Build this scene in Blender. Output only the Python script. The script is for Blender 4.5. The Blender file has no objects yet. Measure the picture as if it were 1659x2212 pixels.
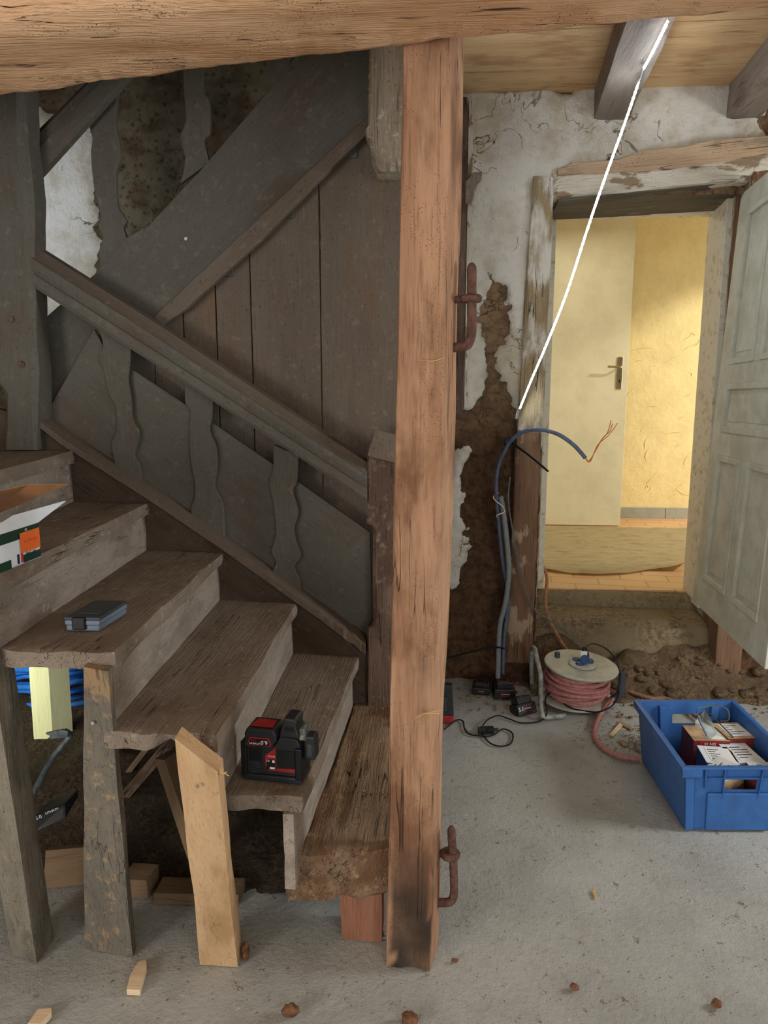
import bpy, bmesh, math, random
from math import sin, cos, radians as R, pi
from mathutils import Vector as V, Matrix, noise
random.seed(7)
S = bpy.context.scene
C = S.collection
# ------------------------------------------------------------------ camera
F = 1600.0; PITCH = R(-9.6); YAW = R(4.3); HC = 1.40
cd = bpy.data.cameras.new('camera'); cam = bpy.data.objects.new('camera', cd); C.objects.link(cam)
cam.location = (0, 0, HC); cam.rotation_euler = (pi/2 + PITCH, 0, YAW)
cd.sensor_fit = 'VERTICAL'; cd.sensor_height = 36; cd.lens = F/2212*36; cd.clip_start = .02
S.camera = cam
S.view_settings.view_transform = 'Standard'; S.view_settings.look = 'None'
S.view_settings.exposure = 0.52; S.view_settings.gamma = 1; S.view_settings.use_curve_mapping = False
# ------------------------------------------------------------------ world and lights
w = bpy.data.worlds.new('world'); S.world = w; w.use_nodes = True
bg = w.node_tree.nodes['Background']; bg.inputs[0].default_value = (.86, .93, 1, 1); bg.inputs[1].default_value = .92
def area(name, loc, target, sx, sy, power, col, spread=180):
    l = bpy.data.lights.new(name, 'AREA'); l.shape = 'RECTANGLE'; l.size = sx; l.size_y = sy
    l.energy = power; l.color = col; l.spread = R(spread)
    o = bpy.data.objects.new(name, l); C.objects.link(o); o.location = loc
    o.rotation_euler = (V(target)-V(loc)).to_track_quat('-Z', 'Y').to_euler(); return o
area('daylight_window_left', (-2.0, -1.0, .95), (-.3, 2.5, 1.3), .7, .8, 26, (1, .96, .92))
area('daylight_window_right', (2.9, 1.9, 1.45), (.3, 2.1, .3), .7, .8, 34, (.93, .97, 1))
area('fill_behind_camera', (1.6, -1.8, 1.6), (.1, 2.6, .9), 1.2, 1.6, 22, (.97, .98, 1))  # unseen soft fill added behind the camera, no door built there
area('daylight_stairwell', (-2.5, 2.75, 2.3), (-1.72, 3.45, 2.15), .5, .5, .75, (.72, .82, 1), 70)
area('daylight_below_landing', (-2.1, 2.0, .62), (-1.55, 2.72, .3), .3, .3, 1.8, (.95, 1, .78), 100)
area('daylight_corridor', (2.75, 4.75, 1.0), (1.5, 5.9, .95), .7, 1.2, 4, (1, .95, .84), 150)
sl_ = bpy.data.lights.new('sun_through_corridor_window', 'SPOT'); sl_.energy = 210; sl_.color = (1, .93, .80); sl_.spot_size = R(90); sl_.shadow_soft_size = .09
so = bpy.data.objects.new('sun_through_corridor_window', sl_); C.objects.link(so); so.location = (3.9, 4.2, 3.0); so.rotation_euler = (V((1.7, 5.9, 1.0))-V(so.location)).to_track_quat('-Z', 'Y').to_euler()
area('corridor_overhead_light', (.9, 4.9, 2.5), (.9, 4.9, 0), .6, .6, 4, (1, .94, .80))  # soft overhead light for the corridor, its source unseen
# ------------------------------------------------------------------ pixel rays of the photo -> points in the room
def ray(px, py):
    u = (px-829.5)/F; v = -(py-1106)/F
    f = V((-sin(YAW)*cos(PITCH), cos(YAW)*cos(PITCH), sin(PITCH)))
    r = V((cos(YAW), sin(YAW), 0)); up = V((sin(YAW)*sin(PITCH), -cos(YAW)*sin(PITCH), cos(PITCH)))
    return f + u*r + v*up
def PZ(px, py, z=0.):
    d = ray(px, py); t = (z-HC)/d.z; return V((d.x*t, d.y*t, z))
def PY(px, py, y):
    d = ray(px, py); t = y/d.y; return V((d.x*t, y, HC+d.z*t))
# ------------------------------------------------------------------ materials
def lin(c):
    return tuple((x/255/12.92 if x/255 <= .04045 else ((x/255+.055)/1.055)**2.4) for x in c) + (1,)
class NT:
    def __init__(s, name):
        s.m = bpy.data.materials.new(name); s.m.use_nodes = True; s.t = s.m.node_tree; s.n = s.t.nodes
        s.b = s.n['Principled BSDF']; s.b.inputs['Specular IOR Level'].default_value = .3
    def N(s, typ, **k):
        n = s.n.new(typ)
        for a, b in k.items(): setattr(n, a, b)
        return n
    def L(s, a, b): s.t.links.new(a, b)
    def co(s, scale=(1,1,1)):
        a = s.N('ShaderNodeAttribute', attribute_name='g')
        m = s.N('ShaderNodeMapping'); m.inputs['Scale'].default_value = scale; s.L(a.outputs['Vector'], m.inputs[0]); return m.outputs[0]
    def noise(s, scale=(1,1,1), sc=1., det=5, rough=.6, dist=0.):
        n = s.N('ShaderNodeTexNoise'); n.inputs['Scale'].default_value = sc; n.inputs['Detail'].default_value = det
        n.inputs['Roughness'].default_value = rough; n.inputs['Distortion'].default_value = dist; s.L(s.co(scale), n.inputs['Vector']); return n.outputs[0]
    def vor(s, scale=(1,1,1), feat='F1', rnd=1):
        n = s.N('ShaderNodeTexVoronoi', feature=feat); n.inputs['Scale'].default_value = 1; n.inputs['Randomness'].default_value = rnd
        s.L(s.co(scale), n.inputs['Vector']); return n.outputs['Distance']
    def ramp(s, v, a, b, lo=0., hi=1.):
        n = s.N('ShaderNodeMapRange'); n.interpolation_type = 'SMOOTHSTEP'
        for i, x in zip((1, 2, 3, 4), (a, b, lo, hi)): n.inputs[i].default_value = x
        s.L(v, n.inputs[0]); return n.outputs[0]
    def mix(s, f, a, b):
        n = s.N('ShaderNodeMix', data_type='RGBA')
        for i, x in ((0, f), (6, a), (7, b)):
            if hasattr(x, 'links') or hasattr(x, 'is_linked'): s.L(x, n.inputs[i])
            else: n.inputs[i].default_value = x
        return n.outputs[2]
    def math(s, op, a, b=0.):
        n = s.N('ShaderNodeMath', operation=op)
        for i, x in ((0, a), (1, b)):
            if hasattr(x, 'is_linked'): s.L(x, n.inputs[i])
            else: n.inputs[i].default_value = x
        return n.outputs[0]
    def attr(s, name):
        return s.N('ShaderNodeAttribute', attribute_name=name).outputs['Fac']
    def bump(s, h, dist=.002, st=1.):
        n = s.N('ShaderNodeBump'); n.inputs['Distance'].default_value = dist; n.inputs['Strength'].default_value = st
        s.L(h, n.inputs['Height']); s.L(n.outputs[0], s.b.inputs['Normal'])
    def col(s, c, rough=.9):
        if hasattr(c, 'is_linked'): s.L(c, s.b.inputs['Base Color'])
        else: s.b.inputs['Base Color'].default_value = c
        s.b.inputs['Roughness'].default_value = rough; return s.m
def wood(name, c1, c2, c3, blotch=None, bl=(.5, .62), crack=.5, holes=0., bump=.003, ring=26, dust=None, rough=.88):
    t = NT(name)
    g = t.noise((1.6, ring, ring), 1, 6, .65, .4); f = t.noise((9, 190, 190), 1, 3, .6); b = t.noise((3, 7, 7), 1, 5, .6)
    col = t.mix(t.ramp(g, .32, .68), lin(c1), lin(c2))
    if blotch: col = t.mix(t.ramp(b, *bl), col, lin(blotch))
    col = t.mix(t.ramp(f, .50, .75, 0, .55), col, lin(c3))
    ck = t.noise((1.1, 34, 34), 1, 3, .55, .5)
    cr = t.math('MULTIPLY', t.ramp(t.math('ABSOLUTE', t.math('SUBTRACT', ck, .5)), .0, .012, 1, 0), t.ramp(t.noise((3, 9, 9), 1.3, 2), .52, .62))
    cr = t.math('MULTIPLY', cr, crack)
    if holes:
        h = t.math('MULTIPLY', t.ramp(t.vor((140, 170, 170)), .12, .2, 1, 0), t.ramp(t.noise((6, 8, 8), 1, 3), .5, .6))
        cr = t.math('MAXIMUM', cr, t.math('MULTIPLY', h, holes))
    col = t.mix(cr, col, lin(tuple(int(x*.28) for x in c3)))
    if dust: col = t.mix(t.ramp(t.noise((30, 34, 34), 1, 6, .7), .54, .70, 0, .8), col, lin(dust)); col = t.mix(t.ramp(t.noise((80, 90, 90), 1, 3, .8), .58, .68, 0, .5), col, lin(tuple(int(x*.6) for x in c3)))
    hh = t.math('SUBTRACT', t.math('ADD', t.math('MULTIPLY', g, .6), t.math('MULTIPLY', f, .35)), t.math('MULTIPLY', cr, 1.2))
    t.bump(hh, bump*2.2)
    return t.col(col, rough)
def plain(name, c, rough=.5, var=.12, sc=14, metal=0., bump=0., c2=None, th=(.35, .7)):
    t = NT(name); c2 = c2 or tuple(int(x*(1-var)) for x in c)
    n = t.noise((sc, sc, sc), 1, 6, .65)
    t.b.inputs['Metallic'].default_value = metal
    if bump: t.bump(n, bump)
    return t.col(t.mix(t.ramp(n, *th), lin(c), lin(c2)), rough)
def emis(name, c, st):
    t = NT(name); t.b.inputs['Emission Color'].default_value = lin(c); t.b.inputs['Emission Strength'].default_value = st
    return t.col(lin(c), .5)
M = {}
M['beam'] = wood('beam_oak', (208,162,122), (220,180,140), (170,124,86), (188,142,102), (.46,.66), 1, 1, .006, 12)
M['post'] = wood('post_oak', (154,114,85), (182,142,110), (100,68,48), (120,84,60), (.44,.64), .6, .25, .004, 15)
M['dark'] = wood('painted_dark_wood', (88,84,75), (94,90,81), (78,72,63), (88,72,58), (.50,.78), .12, 0, .0010, 6, (112,104,92))
M['plank'] = wood('plank_grey_brown', (96,84,72), (104,92,79), (82,70,59), (108,84,62), (.5,.78), .12, 0, .0012, 8, (118,106,92))
M['dstr'] = wood('string_dark', (78,64,53), (88,74,62), (62,49,39), (70,54,42), (.45,.7), .3, .1, .002, 8, (100,84,68))
M['newel'] = wood('newel_worn', (94,74,60), (120,98,82), (58,42,33), (84,64,52), (.45,.6), .7, .3, .004, 16, (130,112,94))
M['pend'] = wood('newel_stripped', (138,124,106), (164,150,130), (92,78,64), (112,90,70), (.54,.70), .7, .2, .004, 22, (190,184,174))
M['tread'] = wood('tread_dusty', (126,112,98), (138,125,110), (110,96,82), (112,96,80), (.42,.70), .7, .5, .005, 5, (162,146,126))
M['riser'] = wood('riser_grey', (140,128,115), (158,146,132), (112,98,84), (124,112,98), (.48,.66), .3, .1, .002, 10, (170,158,142))
M['step'] = wood('step_rotten', (126,104,80), (146,122,96), (90,68,48), (108,78,54), (.45,.6), 1., 1., .008, 16, (165,140,105))
M['pine'] = wood('pine_prop', (184,148,108), (198,164,124), (154,118,82), (166,134,92), (.52,.66), .2, .05, .002, 13)
M['pale'] = wood('pale_timber', (222,222,170), (232,232,188), (200,196,140), None, (.5,.6), .1, 0, .001, 13)
M['grn'] = wood('weathered_prop', (116,108,94), (134,126,110), (80,74,64), (100,96,82), (.46,.58), .35, .2, .003, 14, (140,128,104))
M['prop2'] = wood('old_painted_prop', (96,90,80), (116,108,94), (62,54,46), (142,116,86), (.54,.58), .4, .25, .003, 10, (168,136,100))
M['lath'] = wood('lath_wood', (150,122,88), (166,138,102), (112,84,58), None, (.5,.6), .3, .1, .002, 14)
M['lath2'] = wood('shaded_lath', (112,90,66), (124,102,76), (84,64,46), None, (.5,.6), .3, .1, .002, 12)  # lath darkened in colour for the shade under the stairs
M['board'] = wood('ceiling_board', (206,164,116), (226,190,142), (160,118,78), (186,142,98), (.5,.66), .6, 0, .002, 12)
M['joist'] = wood('joist_grey', (132,118,106), (152,138,124), (100,86,74), (118,100,86), (.5,.66), .4, .1, .003, 12)
M['cream'] = wood('peeling_timber', (206,198,178), (222,214,196), (172,160,136), (150,130,104), (.56,.6), .7, .3, .005, 10)
M['jamb'] = wood('peeling_jamb', (112,84,62), (132,102,78), (82,60,44), (160,138,112), (.54,.58), .5, .1, .005, 14)
M['block'] = wood('block_redwood', (128,84,62), (148,102,78), (96,60,44), None, (.5,.6), .2, 0, .002, 12)
M['rust'] = plain('rusty_iron', (112,80,68), .85, .35, 60, .3, .002)
M['black'] = plain('black_plastic', (38,39,40), .45, .25, 40, 0, .0006, (60,58,55), (.55,.75))
M['dblk'] = plain('dark_rubber', (24,24,25), .4, .2)
M['red'] = plain('red_plastic', (168,42,44), .45, .2, 30)
M['white'] = plain('white_print', (235,235,230), .6, .04)
M['grey'] = plain('grey_plastic', (108,120,132), .5, .08, 30)
M['dgrey'] = plain('dark_grey_plastic', (62,68,72), .4, .1, 30)
M['crate'] = plain('crate_blue', (58,106,168), .42, .2, 18, 0, 0, (56,94,148))
M['conduit'] = plain('conduit_greyblue', (84,104,124), .5, .15, 60)
M['blue'] = plain('blue_conduit', (94,106,128), .45, .2, 50)
M['bblue'] = plain('bright_blue_conduit', (50,120,220), .4, .15, 40)
M['cgrey'] = plain('grey_conduit', (130,134,134), .5, .15, 70)
M['cord'] = plain('grey_cord', (98,98,92), .5, .2, 60)
M['pink'] = plain('pink_rubber_cable', (196,132,126), .55, .18, 60, 0, .0006)
M['brown'] = plain('brown_cable', (160,116,84), .6, .2, 60)
M['reel'] = plain('dusty_reel_plastic', (202,202,186), .55, .12, 16, 0, .001)
M['tube'] = plain('grey_painted_tube', (168,168,160), .45, .3, 45)
M['copper'] = plain('orange_wire', (205,112,62), .4, .1)
M['yel'] = plain('yellow_wire', (220,190,90), .5, .1)
M['violet'] = plain('violet_wire', (120,70,110), .5, .1)
M['navy'] = plain('socket_blue', (56,84,130), .4, .2, 50)
M['orange'] = plain('orange_paper', (240,112,48), .8, .06)
M['green'] = plain('dark_green_print', (28,60,44), .6, .12)
M['boxw'] = plain('white_box_card', (226,232,236), .6, .05)
M['ink'] = plain('ink', (40,40,58), .7, .1)
M['inkr'] = plain('ink_red', (200,50,60), .7, .1)
M['card'] = plain('brown_cardboard', (140,96,62), .8, .12, 20)
M['ccard'] = plain('tan_cardboard', (196,164,122), .8, .2, 30)
M['cred'] = plain('red_cardboard', (128,56,50), .7, .2, 30)
M['cblu'] = plain('slate_cardboard', (64,84,104), .7, .2, 30)
M['metal'] = plain('satin_nickel', (200,190,160), .28, .1, 20, 1.)
M['steel'] = plain('bright_steel', (200,200,195), .3, .1, 20, 1.)
M['iron'] = plain('dull_steel', (110,120,122), .5, .3, 60, .3)
M['doorw'] = plain('old_white_paint', (206,206,190), .6, .16, 9, 0, .0008, (184,182,162))
M['flush'] = plain('cream_flush_door', (226,218,182), .5, .05, 6)
M['frame'] = plain('cream_door_frame', (222,216,196), .6, .25, 30, 0, .002, (176,160,130), (.5,.72))
M['yellow'] = plain('yellow_wall', (238,218,156), .8, .05, 6, 0, .012)
M['skirt'] = plain('grey_skirting_tile', (166,166,150), .35, .08, 10)
M['led'] = emis('led_light', (225,240,255), 130); M['led2'] = emis('led_light_near', (225,240,255), 30)
M['ledtape'] = plain('white_tape', (235,240,245), .4, .03)
M['clod'] = plain('clay_clod', (128,88,62), .95, .35, 60, 0, .004)
M['chip'] = plain('debris_crumb', (150,118,84), .95, .4, 20)
M['straw'] = plain('straw', (208,168,104), .8, .1)
M['chipw'] = wood('fresh_cut_wood', (214,184,148), (226,200,166), (190,154,112), None, (.5,.6), .1, 0, .001, 30)
t = NT('clear_plastic'); t.b.inputs['Transmission Weight'].default_value = .9; t.b.inputs['IOR'].default_value = 1.45; M['clear'] = t.col(lin((225,232,228)), .08)
# concrete floor
t = NT('concrete'); a = t.noise((2.2,)*3, 1, 6, .6); b = t.noise((60,)*3, 1, 5, .7); d = t.attr('m')
c = t.mix(t.ramp(a, .35, .7), lin((172,172,165)), lin((150,150,143)))
c = t.mix(t.ramp(t.noise((9, 9, 9), 1, 6, .7), .5, .75, 0, .35), c, lin((128,122,110)))
c = t.mix(t.ramp(t.noise((34, 34, 34), 1, 4, .8), .60, .68, 0, .8), c, lin((104,84,62)))
c = t.mix(t.ramp(t.noise((20, 20, 20), 1, 4, .7), .66, .72, 0, .6), c, lin((196,196,192)))
dm = t.ramp(t.math('ADD', d, t.math('MULTIPLY', t.math('SUBTRACT', t.noise((14,)*3, 1, 6, .7), .5), 1.1)), .42, .62)
c = t.mix(dm, c, t.mix(t.ramp(b, .4, .65), lin((112,90,66)), lin((78,60,44))))
t.bump(t.math('ADD', b, t.math('MULTIPLY', dm, 1.5)), .004); M['floor'] = t.col(c, .72)
# stone, clay and plaster wall: attribute m = 1 where the white coat survives and on the window-lit stairwell patch
t = NT('stone_and_plaster'); m = t.attr('m'); k = t.attr('k')
n1 = t.noise((7,)*3, 1, 6, .65); n2 = t.noise((38,)*3, 1, 6, .7)
st = t.mix(t.ramp(n1, .35, .65), lin((120,94,70)), lin((156,130,98)))
st = t.mix(t.ramp(n2, .5, .7, 0, .7), st, lin((74,54,40)))
st = t.mix(t.ramp(t.vor((13, 13, 17), 'DISTANCE_TO_EDGE'), .0, .09, .3, 0), st, lin((44,32,24)))
low_brown = t.ramp(t.math('ADD', t.attr('w'), t.math('MULTIPLY', t.math('SUBTRACT', n1, .5), .8)), .3, .7)  # darker brown towards the wall foot
st = t.mix(low_brown, st, t.mix(t.ramp(n2, .35, .65), lin((104,76,52)), lin((74,52,36))))
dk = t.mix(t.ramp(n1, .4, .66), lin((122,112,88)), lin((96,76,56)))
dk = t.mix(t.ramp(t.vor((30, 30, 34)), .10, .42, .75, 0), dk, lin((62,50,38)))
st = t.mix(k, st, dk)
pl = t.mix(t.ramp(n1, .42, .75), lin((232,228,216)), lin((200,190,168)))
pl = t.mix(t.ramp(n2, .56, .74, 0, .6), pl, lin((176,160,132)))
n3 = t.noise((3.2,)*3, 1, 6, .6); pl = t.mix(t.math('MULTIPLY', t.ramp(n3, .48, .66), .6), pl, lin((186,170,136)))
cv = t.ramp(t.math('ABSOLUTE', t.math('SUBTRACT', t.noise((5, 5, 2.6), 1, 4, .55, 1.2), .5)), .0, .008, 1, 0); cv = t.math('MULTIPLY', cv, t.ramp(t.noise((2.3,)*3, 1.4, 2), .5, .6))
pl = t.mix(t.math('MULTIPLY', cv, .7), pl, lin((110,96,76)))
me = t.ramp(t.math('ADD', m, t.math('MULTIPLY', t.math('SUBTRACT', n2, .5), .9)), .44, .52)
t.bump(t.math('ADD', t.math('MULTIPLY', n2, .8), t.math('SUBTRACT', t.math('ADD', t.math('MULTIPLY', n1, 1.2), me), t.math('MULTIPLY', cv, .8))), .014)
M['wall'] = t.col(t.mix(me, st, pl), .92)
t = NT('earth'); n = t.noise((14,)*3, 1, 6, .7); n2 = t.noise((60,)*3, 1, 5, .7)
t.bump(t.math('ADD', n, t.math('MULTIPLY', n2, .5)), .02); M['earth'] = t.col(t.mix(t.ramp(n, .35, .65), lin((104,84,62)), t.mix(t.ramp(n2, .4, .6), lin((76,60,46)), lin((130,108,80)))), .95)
t = NT('shaded_earth'); n = t.noise((14,)*3, 1, 6, .7); n2 = t.noise((60,)*3, 1, 5, .7)  # darker copy of earth; the under-stair shade is in its colour
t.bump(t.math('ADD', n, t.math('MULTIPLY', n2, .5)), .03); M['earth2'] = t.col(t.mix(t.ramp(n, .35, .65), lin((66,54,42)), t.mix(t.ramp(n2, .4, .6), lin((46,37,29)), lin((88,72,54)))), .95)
t = NT('stone_step'); n = t.noise((6,)*3, 1, 6, .65); n2 = t.noise((50,)*3, 1, 5, .7)
t.bump(t.math('ADD', n, t.math('MULTIPLY', n2, .6)), .01); M['stone'] = t.col(t.mix(t.ramp(n, .35, .65), lin((128,112,84)), t.mix(t.ramp(n2, .4, .6), lin((92,74,52)), lin((140,124,92)))), .8)
t = NT('protective_paper'); n = t.noise((9, 16, 9), 1, 6, .75, .5); t.bump(n, .012)
M['paper'] = t.col(t.mix(t.ramp(n, .46, .74), lin((220,204,160)), lin((186,162,112))), .85)
def tilemat(name, c1, c2, cm, sc, w_, h_, rot=0):
    t = NT(name); a = t.N('ShaderNodeAttribute', attribute_name='g'); mp = t.N('ShaderNodeMapping'); mp.inputs['Rotation'].default_value = (0, 0, rot); t.L(a.outputs['Vector'], mp.inputs[0])
    b = t.N('ShaderNodeTexBrick'); b.inputs['Scale'].default_value = sc; b.inputs['Mortar Size'].default_value = .012
    b.inputs['Brick Width'].default_value = w_; b.inputs['Row Height'].default_value = h_
    for i, c in ((1, c1), (2, c2), (3, cm)): b.inputs[i].default_value = lin(c)
    t.L(mp.outputs[0], b.inputs[0]); b.offset = .5; return t.col(b.outputs[0], .4)
M['tile'] = tilemat('terracotta_tile', (218,176,128), (210,166,118), (180,146,104), 2.0, .5, .26, -.12)
# ------------------------------------------------------------------ helpers
def tag(o, label=None, cat=None, group=None, kind=None):
    for k, v in (('label', label), ('category', cat), ('group', group), ('kind', kind)):
        if v: o[k] = v
    return o
def wloc(o):
    l = V((0, 0, 0))
    while o: l += V(o.location); o = o.parent
    return l
def mk(name, bm, mat, parent=None, grain=(0, 0, 1), smooth=False, bevel=0., recalc=True, sharp=40, mattr=None):
    if recalc: bmesh.ops.recalc_face_normals(bm, faces=bm.faces)
    me = bpy.data.meshes.new(name)
    co = [v.co.copy() for v in bm.verts]
    mn = V((min(c.x for c in co), min(c.y for c in co), min(c.z for c in co))); mx = V((max(c.x for c in co), max(c.y for c in co), max(c.z for c in co)))
    org = V(((mn.x+mx.x)/2, (mn.y+mx.y)/2, mn.z))
    for v in bm.verts: v.co -= org
    bm.to_mesh(me); bm.free()
    o = bpy.data.objects.new(name, me); C.objects.link(o); me.materials.append(M[mat] if isinstance(mat, str) else mat)
    o.location = org - (wloc(parent) if parent else V((0, 0, 0)))
    if parent: o.parent = parent
    g = V(grain).normalized(); a = g.cross(V((0, 0, 1)) if abs(g.z) < .9 else V((0, 1, 0))).normalized(); b = g.cross(a)
    off = V((random.uniform(0, 40), random.uniform(0, 40), random.uniform(0, 40)))
    at = me.attributes.new('g', 'FLOAT_VECTOR', 'POINT')
    flat = []
    for c in co: flat += [c.dot(g)+off.x, c.dot(a)+off.y, c.dot(b)+off.z]
    at.data.foreach_set('vector', flat)
    if mattr:
        for k, vals in mattr.items():
            q = me.attributes.new(k, 'FLOAT', 'POINT'); q.data.foreach_set('value', vals)
    if smooth:
        for p in me.polygons: p.use_smooth = True
        me.set_sharp_from_angle(angle=R(sharp))
    if bevel:
        m = o.modifiers.new('bevel', 'BEVEL'); m.width = bevel; m.segments = 2; m.limit_method = 'ANGLE'; m.angle_limit = R(35)
    return o
def thing(name, label, cat, loc, group=None):
    o = bpy.data.objects.new(name, None); C.objects.link(o); o.location = loc; o.empty_display_size = .05
    return tag(o, label, cat, group)
def hexa(c8, seg=.04, amp=.0, freq=6., wear=0., grain=(0, 0, 1), seed=0., bm=None):
    """c8: corners in order x0y0z0,x1y0z0,x0y1z0,x1y1z0, then the four of z1"""
    c = [V(p) for p in c8]; bm = bm or bmesh.new()
    L = [max((c[1]-c[0]).length, (c[5]-c[4]).length), max((c[2]-c[0]).length, (c[6]-c[4]).length), max((c[4]-c[0]).length, (c[5]-c[1]).length)]
    n = [max(1, min(90, int(l/seg))) for l in L]; ctr = sum(c, V((0, 0, 0)))/8; g = V(grain).normalized()
    vs = {}
    def vert(i, j, k):
        if (i, j, k) in vs: return vs[(i, j, k)]
        u, v, q = i/n[0], j/n[1], k/n[2]
        p = V((0, 0, 0))
        for a in range(8):
            wt = (u if a & 1 else 1-u)*(v if a & 2 else 1-v)*(q if a & 4 else 1-q); p += c[a]*wt
        if amp or wear:
            s = p - g*(p.dot(g))*.72
            if amp: p += noise.noise_vector(s*freq+V((seed, seed*1.7, 0)))*amp + noise.noise_vector(s*freq*4+V((seed, 3, 1)))*amp*.35
            e = (i in (0, n[0]))+(j in (0, n[1]))+(k in (0, n[2]))
            if e >= 2 and wear:
                ax = ctr + g*((p-ctr).dot(g)); d = (ax-p)
                if d.length: p += d.normalized()*wear*max(0., .55+1.1*noise.noise(s*freq*3+V((9, seed, 2))))
        vs[(i, j, k)] = bm.verts.new(p); return vs[(i, j, k)]
    def face(*q):
        try: bm.faces.new([vert(*x) for x in q])
        except ValueError: pass
    for i in range(n[0]):
        for j in range(n[1]):
            for k in (0, n[2]): face((i, j, k), (i+1, j, k), (i+1, j+1, k), (i, j+1, k))
        for k in range(n[2]):
            for j in (0, n[1]): face((i, j, k), (i+1, j, k), (i+1, j, k+1), (i, j, k+1))
    for j in range(n[1]):
        for k in range(n[2]):
            for i in (0, n[0]): face((i, j, k), (i, j+1, k), (i, j+1, k+1), (i, j, k+1))
    return bm
def b8(x0, x1, y0, y1, z0, z1):
    return [(x, y, z) for z in (z0, z1) for y in (y0, y1) for x in (x0, x1)]
def box(x0, x1, y0, y1, z0, z1, bm=None, mt=None):
    bm = bm or bmesh.new(); p = [V(q) for q in b8(x0, x1, y0, y1, z0, z1)]
    if mt: p = [mt @ q for q in p]
    v = [bm.verts.new(q) for q in p]
    for f in ((0, 1, 3, 2), (4, 5, 7, 6), (0, 1, 5, 4), (2, 3, 7, 6), (0, 2, 6, 4), (1, 3, 7, 5)): bm.faces.new([v[i] for i in f])
    return bm
def hx(c8, bm=None):
    bm = bm or bmesh.new(); v = [bm.verts.new(q) for q in c8]
    for f in ((0, 1, 3, 2), (4, 5, 7, 6), (0, 1, 5, 4), (2, 3, 7, 6), (0, 2, 6, 4), (1, 3, 7, 5)): bm.faces.new([v[i] for i in f])
    return bm
def plate(pts, dv, bm=None, ragged=0., seg=.02):
    """closed outline pts extruded by dv"""
    bm = bm or bmesh.new(); P = [V(p) for p in pts]; dv = V(dv)
    if ragged:
        Q = []
        for a, b in zip(P, P[1:]+P[:1]):
            k = max(1, int((b-a).length/seg))
            for i in range(k): Q.append(a.lerp(b, i/k))
        nn = dv.normalized(); P = []
        for q in Q:
            d = noise.noise_vector(q*38)*ragged+noise.noise_vector(q*11)*ragged; d -= nn*d.dot(nn); P.append(q+d)
    f = [bm.verts.new(p) for p in P]; b = [bm.verts.new(p+dv) for p in P]
    bm.faces.new(f); bm.faces.new(b[::-1])
    for i in range(len(f)):
        j = (i+1) % len(f); bm.faces.new([f[i], b[i], b[j], f[j]])
    return bm
def spline(pts, n=8, closed=False):
    P = [V(p) for p in pts]; out = []; m = len(P)
    rng = range(m if closed else m-1)
    for i in rng:
        g = (lambda k: P[k % m]) if closed else (lambda k: P[max(0, min(m-1, k))])
        a, b, c, d = g(i-1), g(i), g(i+1), g(i+2)
        for s in range(n):
            t = s/n; out.append(.5*((2*b)+(c-a)*t+(2*a-5*b+4*c-d)*t*t+(3*b-a-3*c+d)*t**3))
    if not closed: out.append(P[-1])
    return out
def tube(pts, r, sides=10, n=8, bm=None, ribs=0, sm=True, closed=False):
    bm = bm or bmesh.new(); P = spline(pts, n, closed) if sm else [V(p) for p in pts]
    if ribs:
        Q = [P[0]]; acc = 0
        for a, b in zip(P, P[1:]):
            l = (b-a).length; k = max(1, int(l/(ribs/2)))
            for i in range(1, k+1): Q.append(a.lerp(b, i/k))
        P = Q
    m = len(P); rings = []; up = V((.13, .2, .97))
    for i, p in enumerate(P):
        if closed: t = (P[(i+1) % m]-P[i-1]).normalized()
        else: t = (P[min(i+1, m-1)]-P[max(i-1, 0)]).normalized()
        a = up - t*up.dot(t)
        if a.length < .05: a = V((1, 0, 0)) - t*t.x
        a.normalize(); up = a; b = t.cross(a)
        rr = (r(i/(m-1)) if callable(r) else r)*((.88 if i % 2 else 1.06) if ribs else 1)
        rings.append([bm.verts.new(p+a*cos(2*pi*k/sides)*rr+b*sin(2*pi*k/sides)*rr) for k in range(sides)])
    pairs = list(zip(rings, rings[1:]))+([(rings[-1], rings[0])] if closed else [])
    for A, B in pairs:
        for k in range(sides): bm.faces.new([A[k], A[(k+1) % sides], B[(k+1) % sides], B[k]])
    if not closed: bm.faces.new(rings[0][::-1]); bm.faces.new(rings[-1])
    return bm
def lathe(c, prof, sides=40, bm=None, mt=None):
    bm = bm or bmesh.new(); rings = []
    for r_, z in prof:
        rr = []
        for k in range(sides):
            p = V((r_*cos(2*pi*k/sides), r_*sin(2*pi*k/sides), z)); p = (mt @ p) if mt else p
            rr.append(bm.verts.new(p+V(c)))
        rings.append(rr)
    for A, B in zip(rings, rings[1:]):
        for k in range(sides): bm.faces.new([A[k], A[(k+1) % sides], B[(k+1) % sides], B[k]])
    bm.faces.new(rings[0][::-1]); bm.faces.new(rings[-1]); return bm
def text(parent, s, size, loc, rot, mat, name='lettering', ext=.0002):
    cu = bpy.data.curves.new(name, 'FONT'); cu.body = s; cu.size = size; cu.extrude = ext; cu.align_x = 'CENTER'; cu.align_y = 'CENTER'; cu.resolution_u = 2
    tmp = bpy.data.objects.new('tmp', cu); C.objects.link(tmp); dg = bpy.context.evaluated_depsgraph_get()
    me = bpy.data.meshes.new_from_object(tmp.evaluated_get(dg)); bpy.data.objects.remove(tmp)
    bm = bmesh.new(); bm.from_mesh(me); mt = (Matrix.Translation(V(loc)) @ rot)
    bmesh.ops.transform(bm, matrix=mt, verts=bm.verts)
    return mk(name, bm, mat, parent, recalc=False)
def struct(name, bm, mat, **k):
    return tag(mk(name, bm, mat, **k), kind='structure')
def copy_tree(o, parent=None):
    c = o.copy(); C.objects.link(c); c.parent = parent
    for ch in o.children: copy_tree(ch, c)
    return c
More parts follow.
